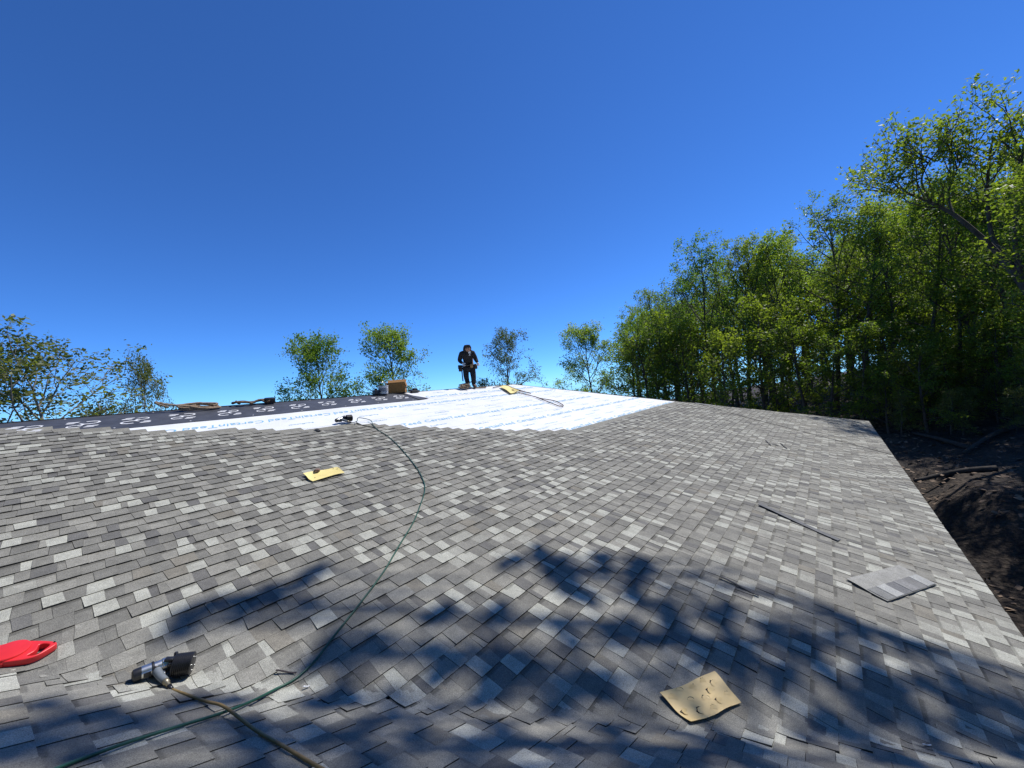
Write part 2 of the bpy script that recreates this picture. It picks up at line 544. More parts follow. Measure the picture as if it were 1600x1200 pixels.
# right end of each course: stair of unfinished courses, then the hip
STAIR = [(-9, 8.05), (-0.31, 8.04), (0.29, 7.74), (0.85, 7.38), (1.16, 7.10), (1.83, 6.84), (2.60, 6.42), (3.95, 6.20), (4.54, 5.60), (5.55, 4.88), (7.2, 3.98), (7.6, 3.86)]
def stair_u(v):
    if v <= 3.86: return 1e9
    for (ua, va), (ub, vb) in zip(STAIR, STAIR[1:]):
        if vb <= v <= va:
            return ua+(ub-ua)*(va-v)/(va-vb)
    return -99
ncourse = int((8.05-V_EAVE)/EXPO)
uends = []
for k in range(ncourse+2):
    vt = V_EAVE+(k+1)*EXPO
    e = stair_u(vt)
    uends.append(e+rng.uniform(-0.14, 0.14) if e < 1e8 else 1e9)
for k in range(ncourse):
    va = V_EAVE+k*EXPO; vb = va+EXPO
    ue = uends[k]
    if ue < -3: continue
    # left end: across the valley (woven, ragged)
    reach = (0.09 if k % 2 else 0.03)+rng.uniform(-.02, .02)
    vm = (va+vb)/2
    u_start = max((2.87-vm)/VK-reach*nrm/VK, -3.2)
    def tabs(k=k):
        x = -7.0-((k % 6)*.1667)+rng.uniform(-.008, .008); j = 0
        while True:
            for n_, (w, th, c) in enumerate(MOULDS[(j*2+j//3+(k//5)*3+(k//11)) % 6]):
                yield x, w, th, (c if rng.random() < .5 else tone()), n_ == 0
                x += w
            j += 1
    gen = tabs()
    nx_ = next(gen)
    while nx_[0]+nx_[1] < u_start: nx_ = next(gen)
    u = nx_[0]
    vj = rng.uniform(-.002, .002)
    pslant = 0.0
    cnt = rng.randint(0, 4)
    while True:
        _x, w, tooth, c, endjoint = nx_
        nx_ = next(gen)
        c = vary(c)
        ur = u+w
        last = False
        hipa, hipb = u_hip(va), u_hip(vb)
        if ue < 1e8 and ur > ue: ur = ue; last = True
        ra, rb = min(ur, hipa), min(ur, hipb)
        if u >= hipb-0.01: break
        if ur > hipa: last = True
        cnt += 1
        gap = .0035 if endjoint else .0006
        al, t = uv_al((u+ur)/2, vm)
        bend = abs(t) < BL+0.25
        ext = 0.001 if t < 0.12 else 0.0
        jv = vj+rng.uniform(-.0012, .0012)
        lift = rng.uniform(0, .0018)
        sl_l, sl_r = pslant, (rng.uniform(-.012, .012) if not last else 0.0)
        pslant = sl_r
        def fn(s1, s2, u=u, ra=ra, rb=rb, va=va, jv=jv, gap=gap, sl_l=sl_l, sl_r=sl_r):
            r_ = ra+(rb-ra)*s2+sl_r*s2; u = u+sl_l*s2
            uu = u+gap/2+(r_-gap/2-u-gap/2)*s1; vv = va+jv+(EXPO+.004)*s2
            a_, t_ = uv_al(uu, vv)
            return a_, t_, wob(uu, vv)*flat(t_)
        hf = ((.0125 if tooth else .0085)+lift)*(1.0 if t > .45 else .62)+ext
        hb = (.0042 if tooth else .0012)+ext
        if bend:
            piece(fn, 6, 4, hf, hb, c, (not tooth) and rng.random() < .6)
        else:
            piece(fn, 1, 1 if rng.random() < 2 else 2, hf, hb, c, False) if tooth or rng.random() < .4 else piece(fn, 1, 4, hf, hb, c, True)
        u = ur
        if last: break
    # plain headlap of the topmost courses
    nxt = uends[k+1]
    a0 = max(nxt-.12, u_start) if nxt < 1e8 else None
    if ue < 1e8 or (va+EXPO > 3.72 and va+EXPO <= 3.87):
        s0 = a0 if a0 is not None else 1e9
        en = ue if ue < 1e8 else u_hip(vb+.17)
        x = s0
        while x < en-.01:
            x2 = min(x+1.0, en)
            def fn(s1, s2, x=x, x2=x2, vb=vb):
                uu = x+.002+(x2-x-.004)*s1; vv = vb+.17*s2
                a_, t_ = uv_al(uu, vv); return a_, t_, wob(uu, vv)*flat(t_)
            kk = rng.uniform(.92, 1.06)
            piece(fn, 3, 1, .0030, .0030, (0.215*kk, 0.205*kk, 0.17*kk), False, base=.0005)
            x = x2

# second slope: courses run along y
w_k = -4.0
kk_ = 0
while w_k < 5.0:
    yv_lo, yv_hi = -6.5, 5.0
    y = yv_lo+rng.uniform(-.2, 0)
    tooth = rng.random() < .5
    cnt = rng.randint(0, 4)
    reach = .26 if kk_ % 2 else .10
    while y < yv_hi:
        w = rng.uniform(.08, .165) if rng.random() < .82 else rng.uniform(.045, .08)
        al, t = y2_al(y+w/2, w_k+EXPO/2)
        if t < 0.06 and t > -3.0:
            cnt += 1
            gap = .0035 if cnt % 5 == 0 else .0006
            jv = rng.uniform(-.002, .002)
            def fn(s1, s2, y=y, w=w, jv=jv, gap=gap, wk=w_k):
                yy = y+w-gap/2-(w-gap)*s1; ww = wk+EXPO+jv-(EXPO+.004)*s2
                a_, t_ = y2_al(yy, ww); return a_, t_, wob(yy, ww)*flat(t_)
            lo = -0.004 if t > -.45 else 0.0
            c = vary(tone(), .12)
            if abs(t) < .5: piece(fn, 5, 3, (.0125 if tooth else .0085)+lo, (.0042 if tooth else .0012)+lo, c, not tooth)
            else: piece(fn, 1, 4, (.0125 if tooth else .0085), (.0042 if tooth else .0012), c, not tooth)
        tooth = not tooth
        y += w
    w_k += EXPO; kk_ += 1

def attach_attrs(me, tones, ups):
    a = me.attributes.new('tone', 'FLOAT_COLOR', 'POINT')
    a.data.foreach_set('color', np.asarray(tones, dtype=np.float32).ravel())
    b = me.attributes.new('up', 'FLOAT', 'POINT')
    b.data.foreach_set('value', np.asarray(ups, dtype=np.float32))

order = sorted(range(len(pieces)), key=lambda i: -pieces[i][4])
top = set(order[:300])
for i in order[:300]:
    V, F, c, U, _ = pieces[i]
    o = mesh_obj('shingle', V, F, M['shingle'], deck)
    attach_attrs(o.data, c, U)
AV, AF, AT, AU = [], [], [], []
for i, (V, F, c, U, _) in enumerate(pieces):
    if i in top: continue
    b0 = len(AV)
    AV += V; AU += U; AT += c
    AF += [tuple(x+b0 for x in f) for f in F]
fld = mesh_obj('shingle_field', AV, AF, M['shingle'], deck)
attach_attrs(fld.data, AT, AU)
tag(fld, kind='stuff')

# ------------------------------------------------------------------ underlayment sheets, ridge membrane and their print
def sheet(name, u0, u1, v0, v1, h, mat, parent, hip=True, nu=60, nv=6):
    V, F = [], []
    for j in range(nv+1):
        v = v0+(v1-v0)*j/nv
        um = min(u1, u_hip(v)-0.002) if hip else u1
        for i in range(nu+1):
            u = u0+(um-u0)*i/nu
            wr = 0.0012*math.sin(7*u+3*v)*math.sin(4*v+u)
            V.append(uvw(u, v, h+wob(u, v)+wr))
    for j in range(nv):
        for i in range(nu):
            F.append((j*(nu+1)+i, j*(nu+1)+i+1, (j+1)*(nu+1)+i+1, (j+1)*(nu+1)+i))
    return mesh_obj(name, V, F, mat, parent, smooth=True)

def text_mesh(txt, size):
    cv = bpy.data.curves.new('lettering', 'FONT')
    cv.body = txt; cv.size = size; cv.resolution_u = 2; cv.align_x = 'LEFT'; cv.shear = 0.25 if size > .1 else 0.0
    ob = bpy.data.objects.new('lettering', cv)
    COL.objects.link(ob)
    dg = bpy.context.evaluated_depsgraph_get()
    me = bpy.data.meshes.new_from_object(ob.evaluated_get(dg))
    bpy.data.objects.remove(ob)
    vs_ = [tuple(v.co[:2]) for v in me.vertices]; fs = [tuple(p.vertices) for p in me.polygons]
    bpy.data.meshes.remove(me)
    return vs_, fs
BIG = text_mesh('CertainTeed', 0.215)
SML = text_mesh('RoofRunner', 0.085)
SML2 = text_mesh('www.certainteed.com', 0.062)
wbig = max(v[0] for v in BIG[0])

def print_rows(sheet_o, rows, h, u_lo, u_hi):
    """rows: (text, v, u start, pitch, flipped, ink)"""
    for txt, v, us, pitch, flip, ink in rows:
        u = us
        wmax = max(p[0] for p in txt[0])
        while u < u_hi:
            if u > u_lo and u+wmax < u_hip(v)-.05 and (u+wmax > stair_u(v)-.3 or v > 7.9):
                V = []
                for x, y in txt[0]:
                    uu, vv = (u+wmax-x, v-y) if flip else (u+x, v+y)
                    wr = 0.0012*math.sin(7*uu+3*vv)*math.sin(4*vv+uu)
                    V.append(uvw(uu, vv, h+wob(uu, vv)+wr+0.0035))
                mesh_obj('printed_word', V, txt[1], M[ink], sheet_o)
            u += pitch
sheets = [(3.45, 4.58, .0000), (4.46, 5.52, .0045), (5.40, 6.62, .0090), (6.50, 7.75, .0135)]
prints = [
    [(SML, 4.22, 7.0, 1.9, False, 'grey_ink'), (BIG, 4.00, 7.3, 1.24, False, 'blue_ink'), (SML2, 4.40, 6.5, 1.7, False, 'blue_ink')],
    [(BIG, 4.97, 4.3, 1.22, False, 'blue_ink'), (SML, 4.72, 5.0, 1.6, False, 'grey_ink'), (SML, 5.30, 4.2, 1.5, False, 'grey_ink'), (SML2, 4.58, 5.3, 1.9, False, 'blue_ink')],
    [(BIG, 5.89, 2.5, 1.19, False, 'blue_ink'), (SML, 6.38, 2.3, 1.62, False, 'grey_ink'), (SML, 5.62, 3.1, 1.7, False, 'grey_ink'), (SML2, 6.22, 3.3, 1.9, False, 'grey_ink')],
    [(BIG, 7.27, 0.2, 1.15, True, 'blue_ink'), (SML, 6.82, 1.4, 1.28, True, 'grey_ink'), (SML2, 7.02, 6.0, 1.6, True, 'grey_ink'), (SML, 7.50, 6.4, 1.7, True, 'grey_ink')],
]
for (v0, v1, h), rows in zip(sheets, prints):
    s = sheet('underlayment_sheet', -3.0 if v0 > 6 else 1.0, 30, v0, v1, h*.45-.0125, M['white_sheet'], house)
    print_rows(s, rows, h*.45-.0125, -2.5, 30)
s = sheet('underlayment_sheet', 5.6, 30, 7.64, V_RIDGE+.0, -.0035, M['white_sheet'], house)
print_rows(s, [(BIG, 7.72, 6.35, 1.2, False, 'blue_ink'), (SML, 8.10, 6.9, 1.7, False, 'grey_ink')], -.0035, -2.5, 30)
# the sheet folds over onto the back slope
bs = mesh_obj('underlayment_sheet', [Vector((u_vt, yr, zr+.010)), Vector((10.75, yr, zr+.010)), Vector((11.6, yr+.9, zr-.23)), Vector((u_vt, yr+.9, zr-.23))], [(0, 1, 2, 3)], M['white_sheet'], house)
# hip cap strip folded over the far edge
hs = []
for v in (4.0, V_RIDGE):
    p = uvw(u_hip(v), v, .009); hs += [p, p+Vector((.25, .10, -.07))]
mesh_obj('underlayment_sheet', hs, [(0, 1, 3, 2)], M['white_sheet'], house)

memb = sheet('ridge_membrane', -3.2, 6.02, 7.56, V_RIDGE+.004, .0000, M['membrane'], house, hip=False, nu=90)
mesh_obj('ridge_membrane', [Vector((u_vt, yr+.001, zr+.0155)), Vector((6.2, yr+.001, zr+.0155)), Vector((6.2, yr+.7, zr-.165)), Vector((u_vt, yr+.7, zr-.165))], [(0, 1, 2, 3)], M['membrane'], house)
# torn pointed end of the membrane
mesh_obj('ridge_membrane', [uvw(6.0, 7.56, .012), uvw(6.33, 7.60, .012), uvw(6.12, 8.0, .012), uvw(6.08, V_RIDGE, .012), uvw(6.0, V_RIDGE, .012)], [(0, 1, 2, 3, 4)], M['membrane'], house)

def emblem(u, v, flip):
    V, F = [], []
    sg = -1 if flip else 1
    def put(x, y):
        uu, vv = u+sg*(x*.72+y*.25), v+sg*y*.80
        V.append(uvw(uu, vv, wob(uu, vv)+.0045))
    def arc(cx, cy, rx, ry, a0, a1, th, n=7):
        b0 = len(V)
        for i in range(n+1):
            a = R(a0+(a1-a0)*i/n)
            put(cx+rx*math.cos(a), cy+ry*math.sin(a)); put(cx+(rx-th)*math.cos(a), cy+(ry-th)*math.sin(a))
        for i in range(n):
            F.append((b0+2*i, b0+2*i+1, b0+2*i+3, b0+2*i+2))
    def poly(pp):
        b0 = len(V)
        for x, y in pp: put(x, y)
        F.append(tuple(range(b0, b0+len(pp))))
    arc(-.06, -.10, .155, .105, 20, 300, .034)                # big C ring
    arc(.09, .10, .12, .085, -150, 150, .027)                 # second ring
    poly([(-.03, -.02), (.02, -.02), (.07, .06), (.02, .06)]) # link
    poly([(.10, -.20), (.26, -.20), (.28, -.155), (.12, -.155)])
    poly([(.14, -.13), (.25, -.13), (.27, -.09), (.16, -.09)])
    poly([(-.24, .10), (-.08, .10), (-.06, .145), (-.22, .145)])
    poly([(-.20, .17), (-.06, .17), (-.04, .205), (-.18, .205)])
    mesh_obj('printed_emblem', V, F, M['white_ink'], memb)
for i, (u, v) in enumerate([(-.12, 7.96), (.42, 7.95), (.95, 7.93), (1.52, 7.93), (2.14, 7.93), (2.72, 7.94), (3.32, 7.95), (3.92, 7.96), (4.56, 7.97), (5.17, 7.98), (5.73, 7.98)]):
    emblem(u, v, i % 2 == 1)
# button-cap nails along the edges of the white and dark sheets
cap = bmesh.new(); lathe_bm(cap, [(.012, 0), (.012, .003), (.004, .005)], 8)
capm = bpy.data.meshes.new('cap_nail'); cap.to_mesh(capm); cap.free(); capm.materials.append(M['bucket'])
for i in range(16):
    u = -.5+i*.42+rng.uniform(-.08, .08); v = 7.62+rng.uniform(-.01, .01) if i % 2 else V_RIDGE-.03
    o = bpy.data.objects.new('cap_nail', capm); COL.objects.link(o); o.parent = memb
    o.matrix_world = Matrix.Translation(uvw(u, v, .002+wob(u, v))) @ ND.to_track_quat('Z', 'Y').to_matrix().to_4x4()

# ------------------------------------------------------------------ small things on the roof
def roof_frame(u, v, xdir, h=0.0):
    """matrix: origin on the roof at (u, v), local x along xdir (in u, v), z = roof normal"""
    al, t = uv_al(u, v)
    e = 0.01
    x2 = Vector(xdir).normalized()
    p = surf(u, v, h)
    tx = (surf(u+x2.x*e, v+x2.y*e, h)-surf(u-x2.x*e, v-x2.y*e, h)).normalized()
    y2 = Vector((-x2.y, x2.x))
    ty = (surf(u+y2.x*e, v+y2.y*e, h)-surf(u-y2.x*e, v-y2.y*e, h)).normalized()
    nz = tx.cross(ty).normalized(); ty = nz.cross(tx)
    m = Matrix((tx, ty, nz)).transposed().to_4x4()
    m.translation = p
    return m

def extruded(name, outline, holes, thick, bevel, mat, parent, z0=0.0):
    cv = bpy.data.curves.new(name, 'CURVE'); cv.dimensions = '2D'; cv.fill_mode = 'BOTH'
    cv.extrude = thick/2-bevel; cv.bevel_depth = bevel; cv.bevel_resolution = 2; cv.offset = -bevel
    for pl in [outline]+holes:
        sp = cv.splines.new('POLY'); sp.points.add(len(pl)-1)
        for p, q in zip(sp.points, pl): p.co = (q[0], q[1], 0, 1)
        sp.use_cyclic_u = True
    ob = bpy.data.objects.new(name, cv); COL.objects.link(ob)
    me = bpy.data.meshes.new_from_object(ob.evaluated_get(bpy.context.evaluated_depsgraph_get()))
    bpy.data.objects.remove(ob)
    me.name = name
    me.transform(Matrix.Translation((0, 0, z0+thick/2)))
    me.materials.clear(); me.materials.append(mat)
    o = bpy.data.objects.new(name, me); COL.objects.link(o)
    if parent: o.parent = parent
    return o

def smooth_loop(pts, n=6):
    k = len(pts); out = []
    P = [Vector((*p, 0)) for p in pts]
    for i in range(k):
        p0, p1, p2, p3 = P[(i-1) % k], P[i], P[(i+1) % k], P[(i+2) % k]
        for j in range(n):
            t = j/n
            q = 0.5*((2*p1)+(p2-p0)*t+(2*p0-5*p1+4*p2-p3)*t*t+(3*p1-p0-3*p2+p3)*t**3)
            out.append((q.x, q.y))
    return out

# red chalk reel
t = empty('chalk_reel', 'red plastic chalk line reel with a hand hole at the left edge', 'chalk reel', mat=roof_frame(*at2(26, 1031), (.83, -.56), .004) @ Matrix.Scale(.78, 4))
body = [(-.22, -.045), (-.20, -.075), (-.10, -.085), (.02, -.085), (.105, -.075), (.150, -.045), (.180, .02), (.185, .055), (.15, .078), (.05, .10), (-.06, .108), (-.15, .085), (-.21, .03)]
hole = [(.085, -.045), (.135, -.040), (.148, .0), (.150, .045), (.11, .062), (.085, .055), (.098, .02), (.10, -.01)]
extruded('case', smooth_loop(body, 4), [smooth_loop(hole, 3)], .046, .007, M['red'], t)
bm = bmesh.new(); lathe_bm(bm, [(.098, .0465), (.098, .053), (.094, .058), (.085, .060), (.0, .060)], 40)
o = bm_obj('disc_cover', bm, M['red'], t, smooth=True); o.location = (-.045, .01, 0)
bm = bmesh.new(); box_bm(bm, (-.13, -.092, .012), (-.01, -.082, .036), .003)
bm_obj('side_latch', bm, M['red'], t)
bm = bmesh.new(); lathe_bm(bm, [(.005, 0), (.005, .008), (.003, .010)], 12, Matrix.Translation((.165, .066, .044)))
bm_obj('line_anchor', bm, M['black_plastic'], t, smooth=True)

# coil nail guns
def nail_gun(label, mtx):
    g = empty('nail_gun', label, 'nail gun', mat=mtx)
    A = Vector((-.165, -.045, .052)); B = Vector((.055, .085, .066))
    bm = bmesh.new()
    m_ = axis_mtx(A, B); Ln = (B-A).length
    lathe_bm(bm, [(.036, .035), (.046, .04), (.047, .10), (.043, .105), (.043, .155), (.047, .16), (.047, .20), (.036, .212), (.03, Ln)], 28, m_)
    bm_obj('barrel', bm, M['silver'], g, smooth=True)
    bm = bmesh.new()
    lathe_bm(bm, [(.030, -.012), (.042, -.004), (.0445, .012), (.0445, .038), (.040, .042)], 28, m_)
    bm_obj('end_cap', bm, M['black_plastic'], g, smooth=True)
    bm = bmesh.new()
    lathe_bm(bm, [(.049, .097), (.0515, .1), (.0515, .110), (.049, .113)], 28, m_)
    bm_obj('collar', bm, M['black_plastic'], g, smooth=True)
    # canister of coiled nails: ribbed drum
    C0 = Vector((.062, .0, .078)); C1 = Vector((.185, .012, .078))
    mc = axis_mtx(C0, C1); prof = [(.050, -.004), (.074, 0)]
    z = 0.004
    while z < .112:
        prof += [(.077, z), (.077, z+.006), (.072, z+.008), (.072, z+.010)]
        z += .012
    prof += [(.070, .122), (.055, .126)]
    bm = bmesh.new(); lathe_bm(bm, prof, 30, mc)
    bm_obj('coil_canister', bm, M['black_plastic'], g, smooth=True)
    bm = bmesh.new(); box_bm(bm, (.02, -.005, .03), (.085, .075, .095), .008)
    bm_obj('canister_door', bm, M['black_plastic'], g)
    # nose
    bm = bmesh.new(); box_bm(bm, (.045, .07, .045), (.095, .115, .075), .006); box_bm(bm, (.09, .09, .05), (.135, .11, .068), .004)
    bm_obj('nose', bm, M['silver'], g)
    bm = bmesh.new(); lathe_bm(bm, [(.012, 0), (.014, .004), (.014, .03), (.008, .036)], 14, Matrix.Translation((.035, .085, .09)))
    bm_obj('depth_knob', bm, M['black_plastic'], g, smooth=True)
    for k in range(5):
        a = R(20+72*k)
        bm = bmesh.new(); lathe_bm(bm, [(.006, 0), (.006, .004), (.003, .006)], 8, mc @ Matrix.Translation((.048*math.cos(a), .048*math.sin(a), .125)))
        bm_obj('bolt', bm, M['silver'], g, smooth=True)
    bm = bmesh.new(); box_bm(bm, (-.03, -.0475, .165), (.0, -.044, .195), 0, m_); box_bm(bm, (-.0475, -.016, .05), (-.0445, .016, .092), 0, m_)
    bm_obj('maker_plate', bm, M['black_plastic'], g)
    bm = bmesh.new(); box_bm(bm, (-.012, .012, .098), (.045, .05, .118), .004)
    bm_obj('exhaust_cover', bm, M['black_plastic'], g, smooth=True)
    # grip
    G = [(-.055, .005, .058), (-.02, -.035, .054), (.02, -.075, .047), (.062, -.11, .040)]
    o = tube('grip', catmull(G, 5), [.030-.007*i/15 for i in range(16)], M['grey_rubber'], g, sides=14)
    o = tube('grip_collar', [(-.062, .01, .052), (-.040, -.02, .054)], [.046, .034], M['black_plastic'], g, sides=18)
    o = tube('trigger', catmull([(.01, -.03, .055), (.025, -.045, .058), (.03, -.06, .052), (.025, -.07, .05)], 3), .007, M['silver'], g)
    o = tube('hose_fitting', [(.055, -.105, .041), (.082, -.128, .035), (.084, -.130, .035), (.108, -.152, .028)], [.021, .021, .015, .014], M['brass'], g, sides=12)
    o = tube('hose_plug', [(.106, -.150, .028), (.140, -.182, .018)], [.016, .012], M['black_plastic'], g, sides=12)
    # bumper feet that it rests on
    bm = bmesh.new(); box_bm(bm, (-.09, .0, -.002), (-.03, .03, .018), .003)
    bm_obj('rubber_bumper', bm, M['black_plastic'], g)
    return g
gm = roof_frame(*at2(254, 1060), (.83, -.56), .0) @ Matrix.Scale(.71, 4)
gun = nail_gun('silver and black coil nail gun lying in the valley beside the red reel', gm)
gm2 = roof_frame(3.50, 6.52, (.97, -.22), .012) @ Matrix.Scale(.8, 4)
gun2 = nail_gun('small far nail gun on the white underlayment at the top of the green hose', gm2)

# hoses
plug = gm @ Vector((.137, -.179, .019))
def roof_path(uvs, h):
    return [surf(u, v, h) for u, v in uvs]
tan_uv = [at2(*p) for p in ((318, 1103), (346, 1119), (395, 1147), (440, 1174), (482, 1200), (540, 1235), (600, 1290))]
pts = [plug]+[surf(u, v, .009 + (.003 if i == 0 else (.019 if i == 1 else 0))) for i, (u, v) in enumerate(tan_uv)]
o = tube('air_hose', catmull(pts, 10), .0068, M['hose_tan'], None, sides=10)
tag(o, 'tan rubber air hose running from the near nail gun to the bottom edge', 'hose', 'air hoses')
o.name = 'air_hose'
gplug = gm2 @ Vector((.137, -.179, .019))
grn = [(3.95, 6.38), (3.87, 6.15), (3.78, 5.85), (3.73, 5.45), (3.56, 4.85), (3.30, 4.12), (3.10, 3.70), (2.92, 3.44), (2.62, 3.15), (2.37, 2.93), (2.04, 2.69), (1.74, 2.47), (1.42, 2.27), (1.14, 2.11), (.99, 2.02)]+[at2(*p) for p in ((462, 1064), (430, 1084), (390, 1103), (340, 1123), (280, 1142), (200, 1168), (112, 1200), (30, 1235))]
pts = [gplug, gplug+ND*.03+XD*.07-VD*.04, gplug+ND*.06+XD*.16+VD*.06]+[surf(u, v, .009 + (.001 if i > 0 else 0.02)) for i, (u, v) in enumerate(grn)]
# lift it over the tan hose where they cross
o = tube('air_hose', catmull(pts, 10), .0066, M['hose_green'], None, sides=10)
tag(o, 'long green air hose curving down the shingles from the far nail gun', 'hose', 'air hoses')
o = tube('air_hose', catmull(roof_path([(3.70, 6.42), (3.68, 6.28), (3.74, 6.12), (3.80, 5.98), (3.79, 5.86)], .008), 8), .007, M['hose_dark'], None)
tag(o, 'short dark hose whip looping beside the top of the green hose', 'hose', 'air hoses')

# paper sheets
def paper(name, label, corners, mat, curl, nx=16, ny=10, h=.012, seed=1, th=.0022, cat='paper sheet'):
    rg = random.Random(seed)
    a, b_, c_, d_ = [Vector(c) for c in corners]
    ph = [rg.uniform(0, 6) for _ in range(4)]
    V, F = [], []
    for lay in (1, 0):
        for j in range(ny+1):
            for i in range(nx+1):
                s, t_ = i/nx, j/ny
                p = (a*(1-s)+b_*s)*(1-t_)+(d_*(1-s)+c_*s)*t_
                ed = 0.004*math.sin(9*s+ph[0])*(abs(t_-.5)*2)**6+0.004*math.sin(8*t_+ph[1])*(abs(s-.5)*2)**6
                p = p+Vector((ed, ed*.6))
                lift = curl*(max(abs(s-.5), abs(t_-.5))*2)**3*(.6+.4*math.sin(ph[2]+5*s+4*t_))
                z = h+lift+.004*math.sin(6*s+ph[3])*math.sin(5*t_+ph[1])
                V.append(surf(p.x, p.y, max(z, .008)+th*lay))
    n = (nx+1)*(ny+1)
    for lay in (0, 1):
        for j in range(ny):
            for i in range(nx):
                q = (j*(nx+1)+i, j*(nx+1)+i+1, (j+1)*(nx+1)+i+1, (j+1)*(nx+1)+i)
                F.append(tuple(x+lay*n for x in (q if lay == 0 else reversed(q))))
    rim = [i for i in range(nx)]+[nx+(nx+1)*j for j in range(ny)]+[(nx+1)*ny+i for i in range(nx, 0, -1)]+[(nx+1)*j for j in range(ny, 0, -1)]
    for x, y in zip(rim, rim[1:]+rim[:1]):
        F.append((x, x+n, y+n, y))
    o = mesh_obj(name, V, F, mat, None, smooth=False)
    tag(o, label, cat)
    def pos(s, t_, dz=0.0):
        i = s*nx; j = t_*ny
        i0 = min(int(i), nx-1); j0 = min(int(j), ny-1); fi = i-i0; fj = j-j0
        g = lambda i_, j_: V[j_*(nx+1)+i_]
        q = (g(i0, j0)*(1-fi)+g(i0+1, j0)*fi)*(1-fj)+(g(i0, j0+1)*(1-fi)+g(i0+1, j0+1)*fi)*fj
        return q+ND*dz
    return o, pos
cps = [at(1030, 1090), at(1115, 1054), at(1157, 1102), at(1080, 1140)]
o, pos = paper('punched_sheet', 'tan punched sheet with U shaped flaps lying in the shade at lower right', cps, M['tan_paper'], .007, seed=4)
rg = random.Random(5)
flaps = [(.10, .22), (.13, .62), (.30, .12), (.32, .45), (.30, .80), (.50, .20), (.52, .55), (.50, .85), (.70, .12), (.70, .45), (.72, .78), (.88, .28), (.88, .68)]
for s, t_ in flaps:
    s += rg.uniform(-.03, .03); t_ += rg.uniform(-.03, .03)
    an = rg.uniform(-.9, .9)-1.6
    r0 = rg.uniform(.05, .07)
    V, F = [pos(s, t_, .001)], []
    spn = rg.choice((.35, .5, .9, 1.15)); n = 8; top_l = rg.uniform(.001, .007)
    ring, slit_shade = [], []
    for k in range(n+1):
        w = an+math.pi*(k/n-.5)*1.25
        ss, tt = s+r0*math.cos(w)*.9, t_+r0*1.5*math.sin(w)
        ss = min(max(ss, .01), .99); tt = min(max(tt, .01), .99)
        fr = math.cos(math.pi*(k/n-.5))
        V.append(pos(ss, tt, .0012+top_l*max(fr, 0)))
    for k in range(n): F.append((0, k+1, k+2))
    mesh_obj('flap', V, F, M['tan_paper'], o)
    V, F = [], []
    for k in range(n+1):
        w = an+math.pi*(k/n-.5)*spn
        jr_ = rg.uniform(.88, 1.12)
        for q in (jr_, jr_+rg.uniform(.08, .50)*max(.10, math.cos(math.pi*(k/n-.5)))):
            ss, tt = s+r0*q*math.cos(w)*.9, t_+r0*1.5*q*math.sin(w)
            V.append(pos(min(max(ss, .01), .99), min(max(tt, .01), .99), .0009))
    for k in range(n): F.append((2*k, 2*k+1, 2*k+3, 2*k+2))
    mesh_obj('slit', V, F, M['dark_slit'], o)  # dark arc laid on the paper for the shade in the open cut

o, pos = paper('yellow_sheet', 'pale yellow paper sheet weighted by a brown stone on the shingles', [at(473, 745), at(526, 733), at(538, 743), at(488, 756)], M['yellow_paper'], .022, seed=8)
for s, t_ in ((.86, .12), (.93, .32), (.45, .08), (.18, .62)):
    V = []
    for k in range(7):
        a = 2*math.pi*k/7; V.append(pos(s+.018*math.cos(a), t_+.035*math.sin(a), .0015))
    mesh_obj('nail_hole', V, [tuple(range(7))], M['dark_slit'], o)
bm = bmesh.new(); bmesh.ops.create_icosphere(bm, subdivisions=3, radius=1)
rs = random.Random(3)
for v in bm.verts:
    k = 1+.13*math.sin(4*v.co.x+2)*math.sin(5*v.co.y)+.08*math.sin(7*v.co.z+v.co.x*3)
    v.co = Vector((v.co.x*.042, v.co.y*.030, v.co.z*.024))*k
o = bm_obj('stone', bm, M['stone'], None, smooth=True)
tag(o, 'small brown stone holding down the pale yellow paper sheet', 'stone')
us, vs2 = at(495, 741)
o.matrix_world = Matrix.Translation(surf(us, vs2, .040)) @ Matrix.Rotation(R(25), 4, 'Z')

o, pos = paper('yellow_sheet', 'crumpled yellow paper lying on the white underlayment near the roofer', [at(780, 606), at(795, 605), at(811, 614), at(797, 617)], M['yellow_paper'], .05, seed=11, h=.015)

# loose shingle pieces
def plank_on_roof(name, label, corners, th, tones_, split=None, cat='shingle scrap', h=.010):
    a, b_, c_, d_ = [Vector(c) for c in corners]
    nx, ny = 10, 4
    V, F, T = [], [], []
    def P(s, t_): return (a*(1-s)+b_*s)*(1-t_)+(d_*(1-s)+c_*s)*t_
    for lay in (1, 0):
        for j in range(ny+1):
            for i in range(nx+1):
                p = P(i/nx, j/ny)
                V.append(surf(p.x, p.y, h+.004*math.sin(5*i/nx+1)+th*lay)); T.append((*tones_, 1))
    n = (nx+1)*(ny+1)
    for lay in (0, 1):
        for j in range(ny):
            for i in range(nx):
                q = (j*(nx+1)+i, j*(nx+1)+i+1, (j+1)*(nx+1)+i+1, (j+1)*(nx+1)+i)
                F.append(tuple(x+lay*n for x in (q if lay == 0 else reversed(q))))
    rim = [i for i in range(nx)]+[nx+(nx+1)*j for j in range(ny)]+[(nx+1)*ny+i for i in range(nx, 0, -1)]+[(nx+1)*j for j in range(ny, 0, -1)]
    for x, y in zip(rim, rim[1:]+rim[:1]): F.append((x, x+n, y+n, y))
    o = mesh_obj(name, V, F, M['shingle'], None)
    attach_attrs(o.data, T, [0.0]*len(V))
    tag(o, label, cat)
    return o, P
def quad_strip(p, q, w):
    p = Vector(p); q = Vector(q); d = (q-p).normalized(); n_ = Vector((-d.y, d.x))*w/2
    return [p-n_, q-n_, q+n_, p+n_]
sq = [at(1321, 908), at(1386, 943), at(1463, 916), at(1403, 887)]
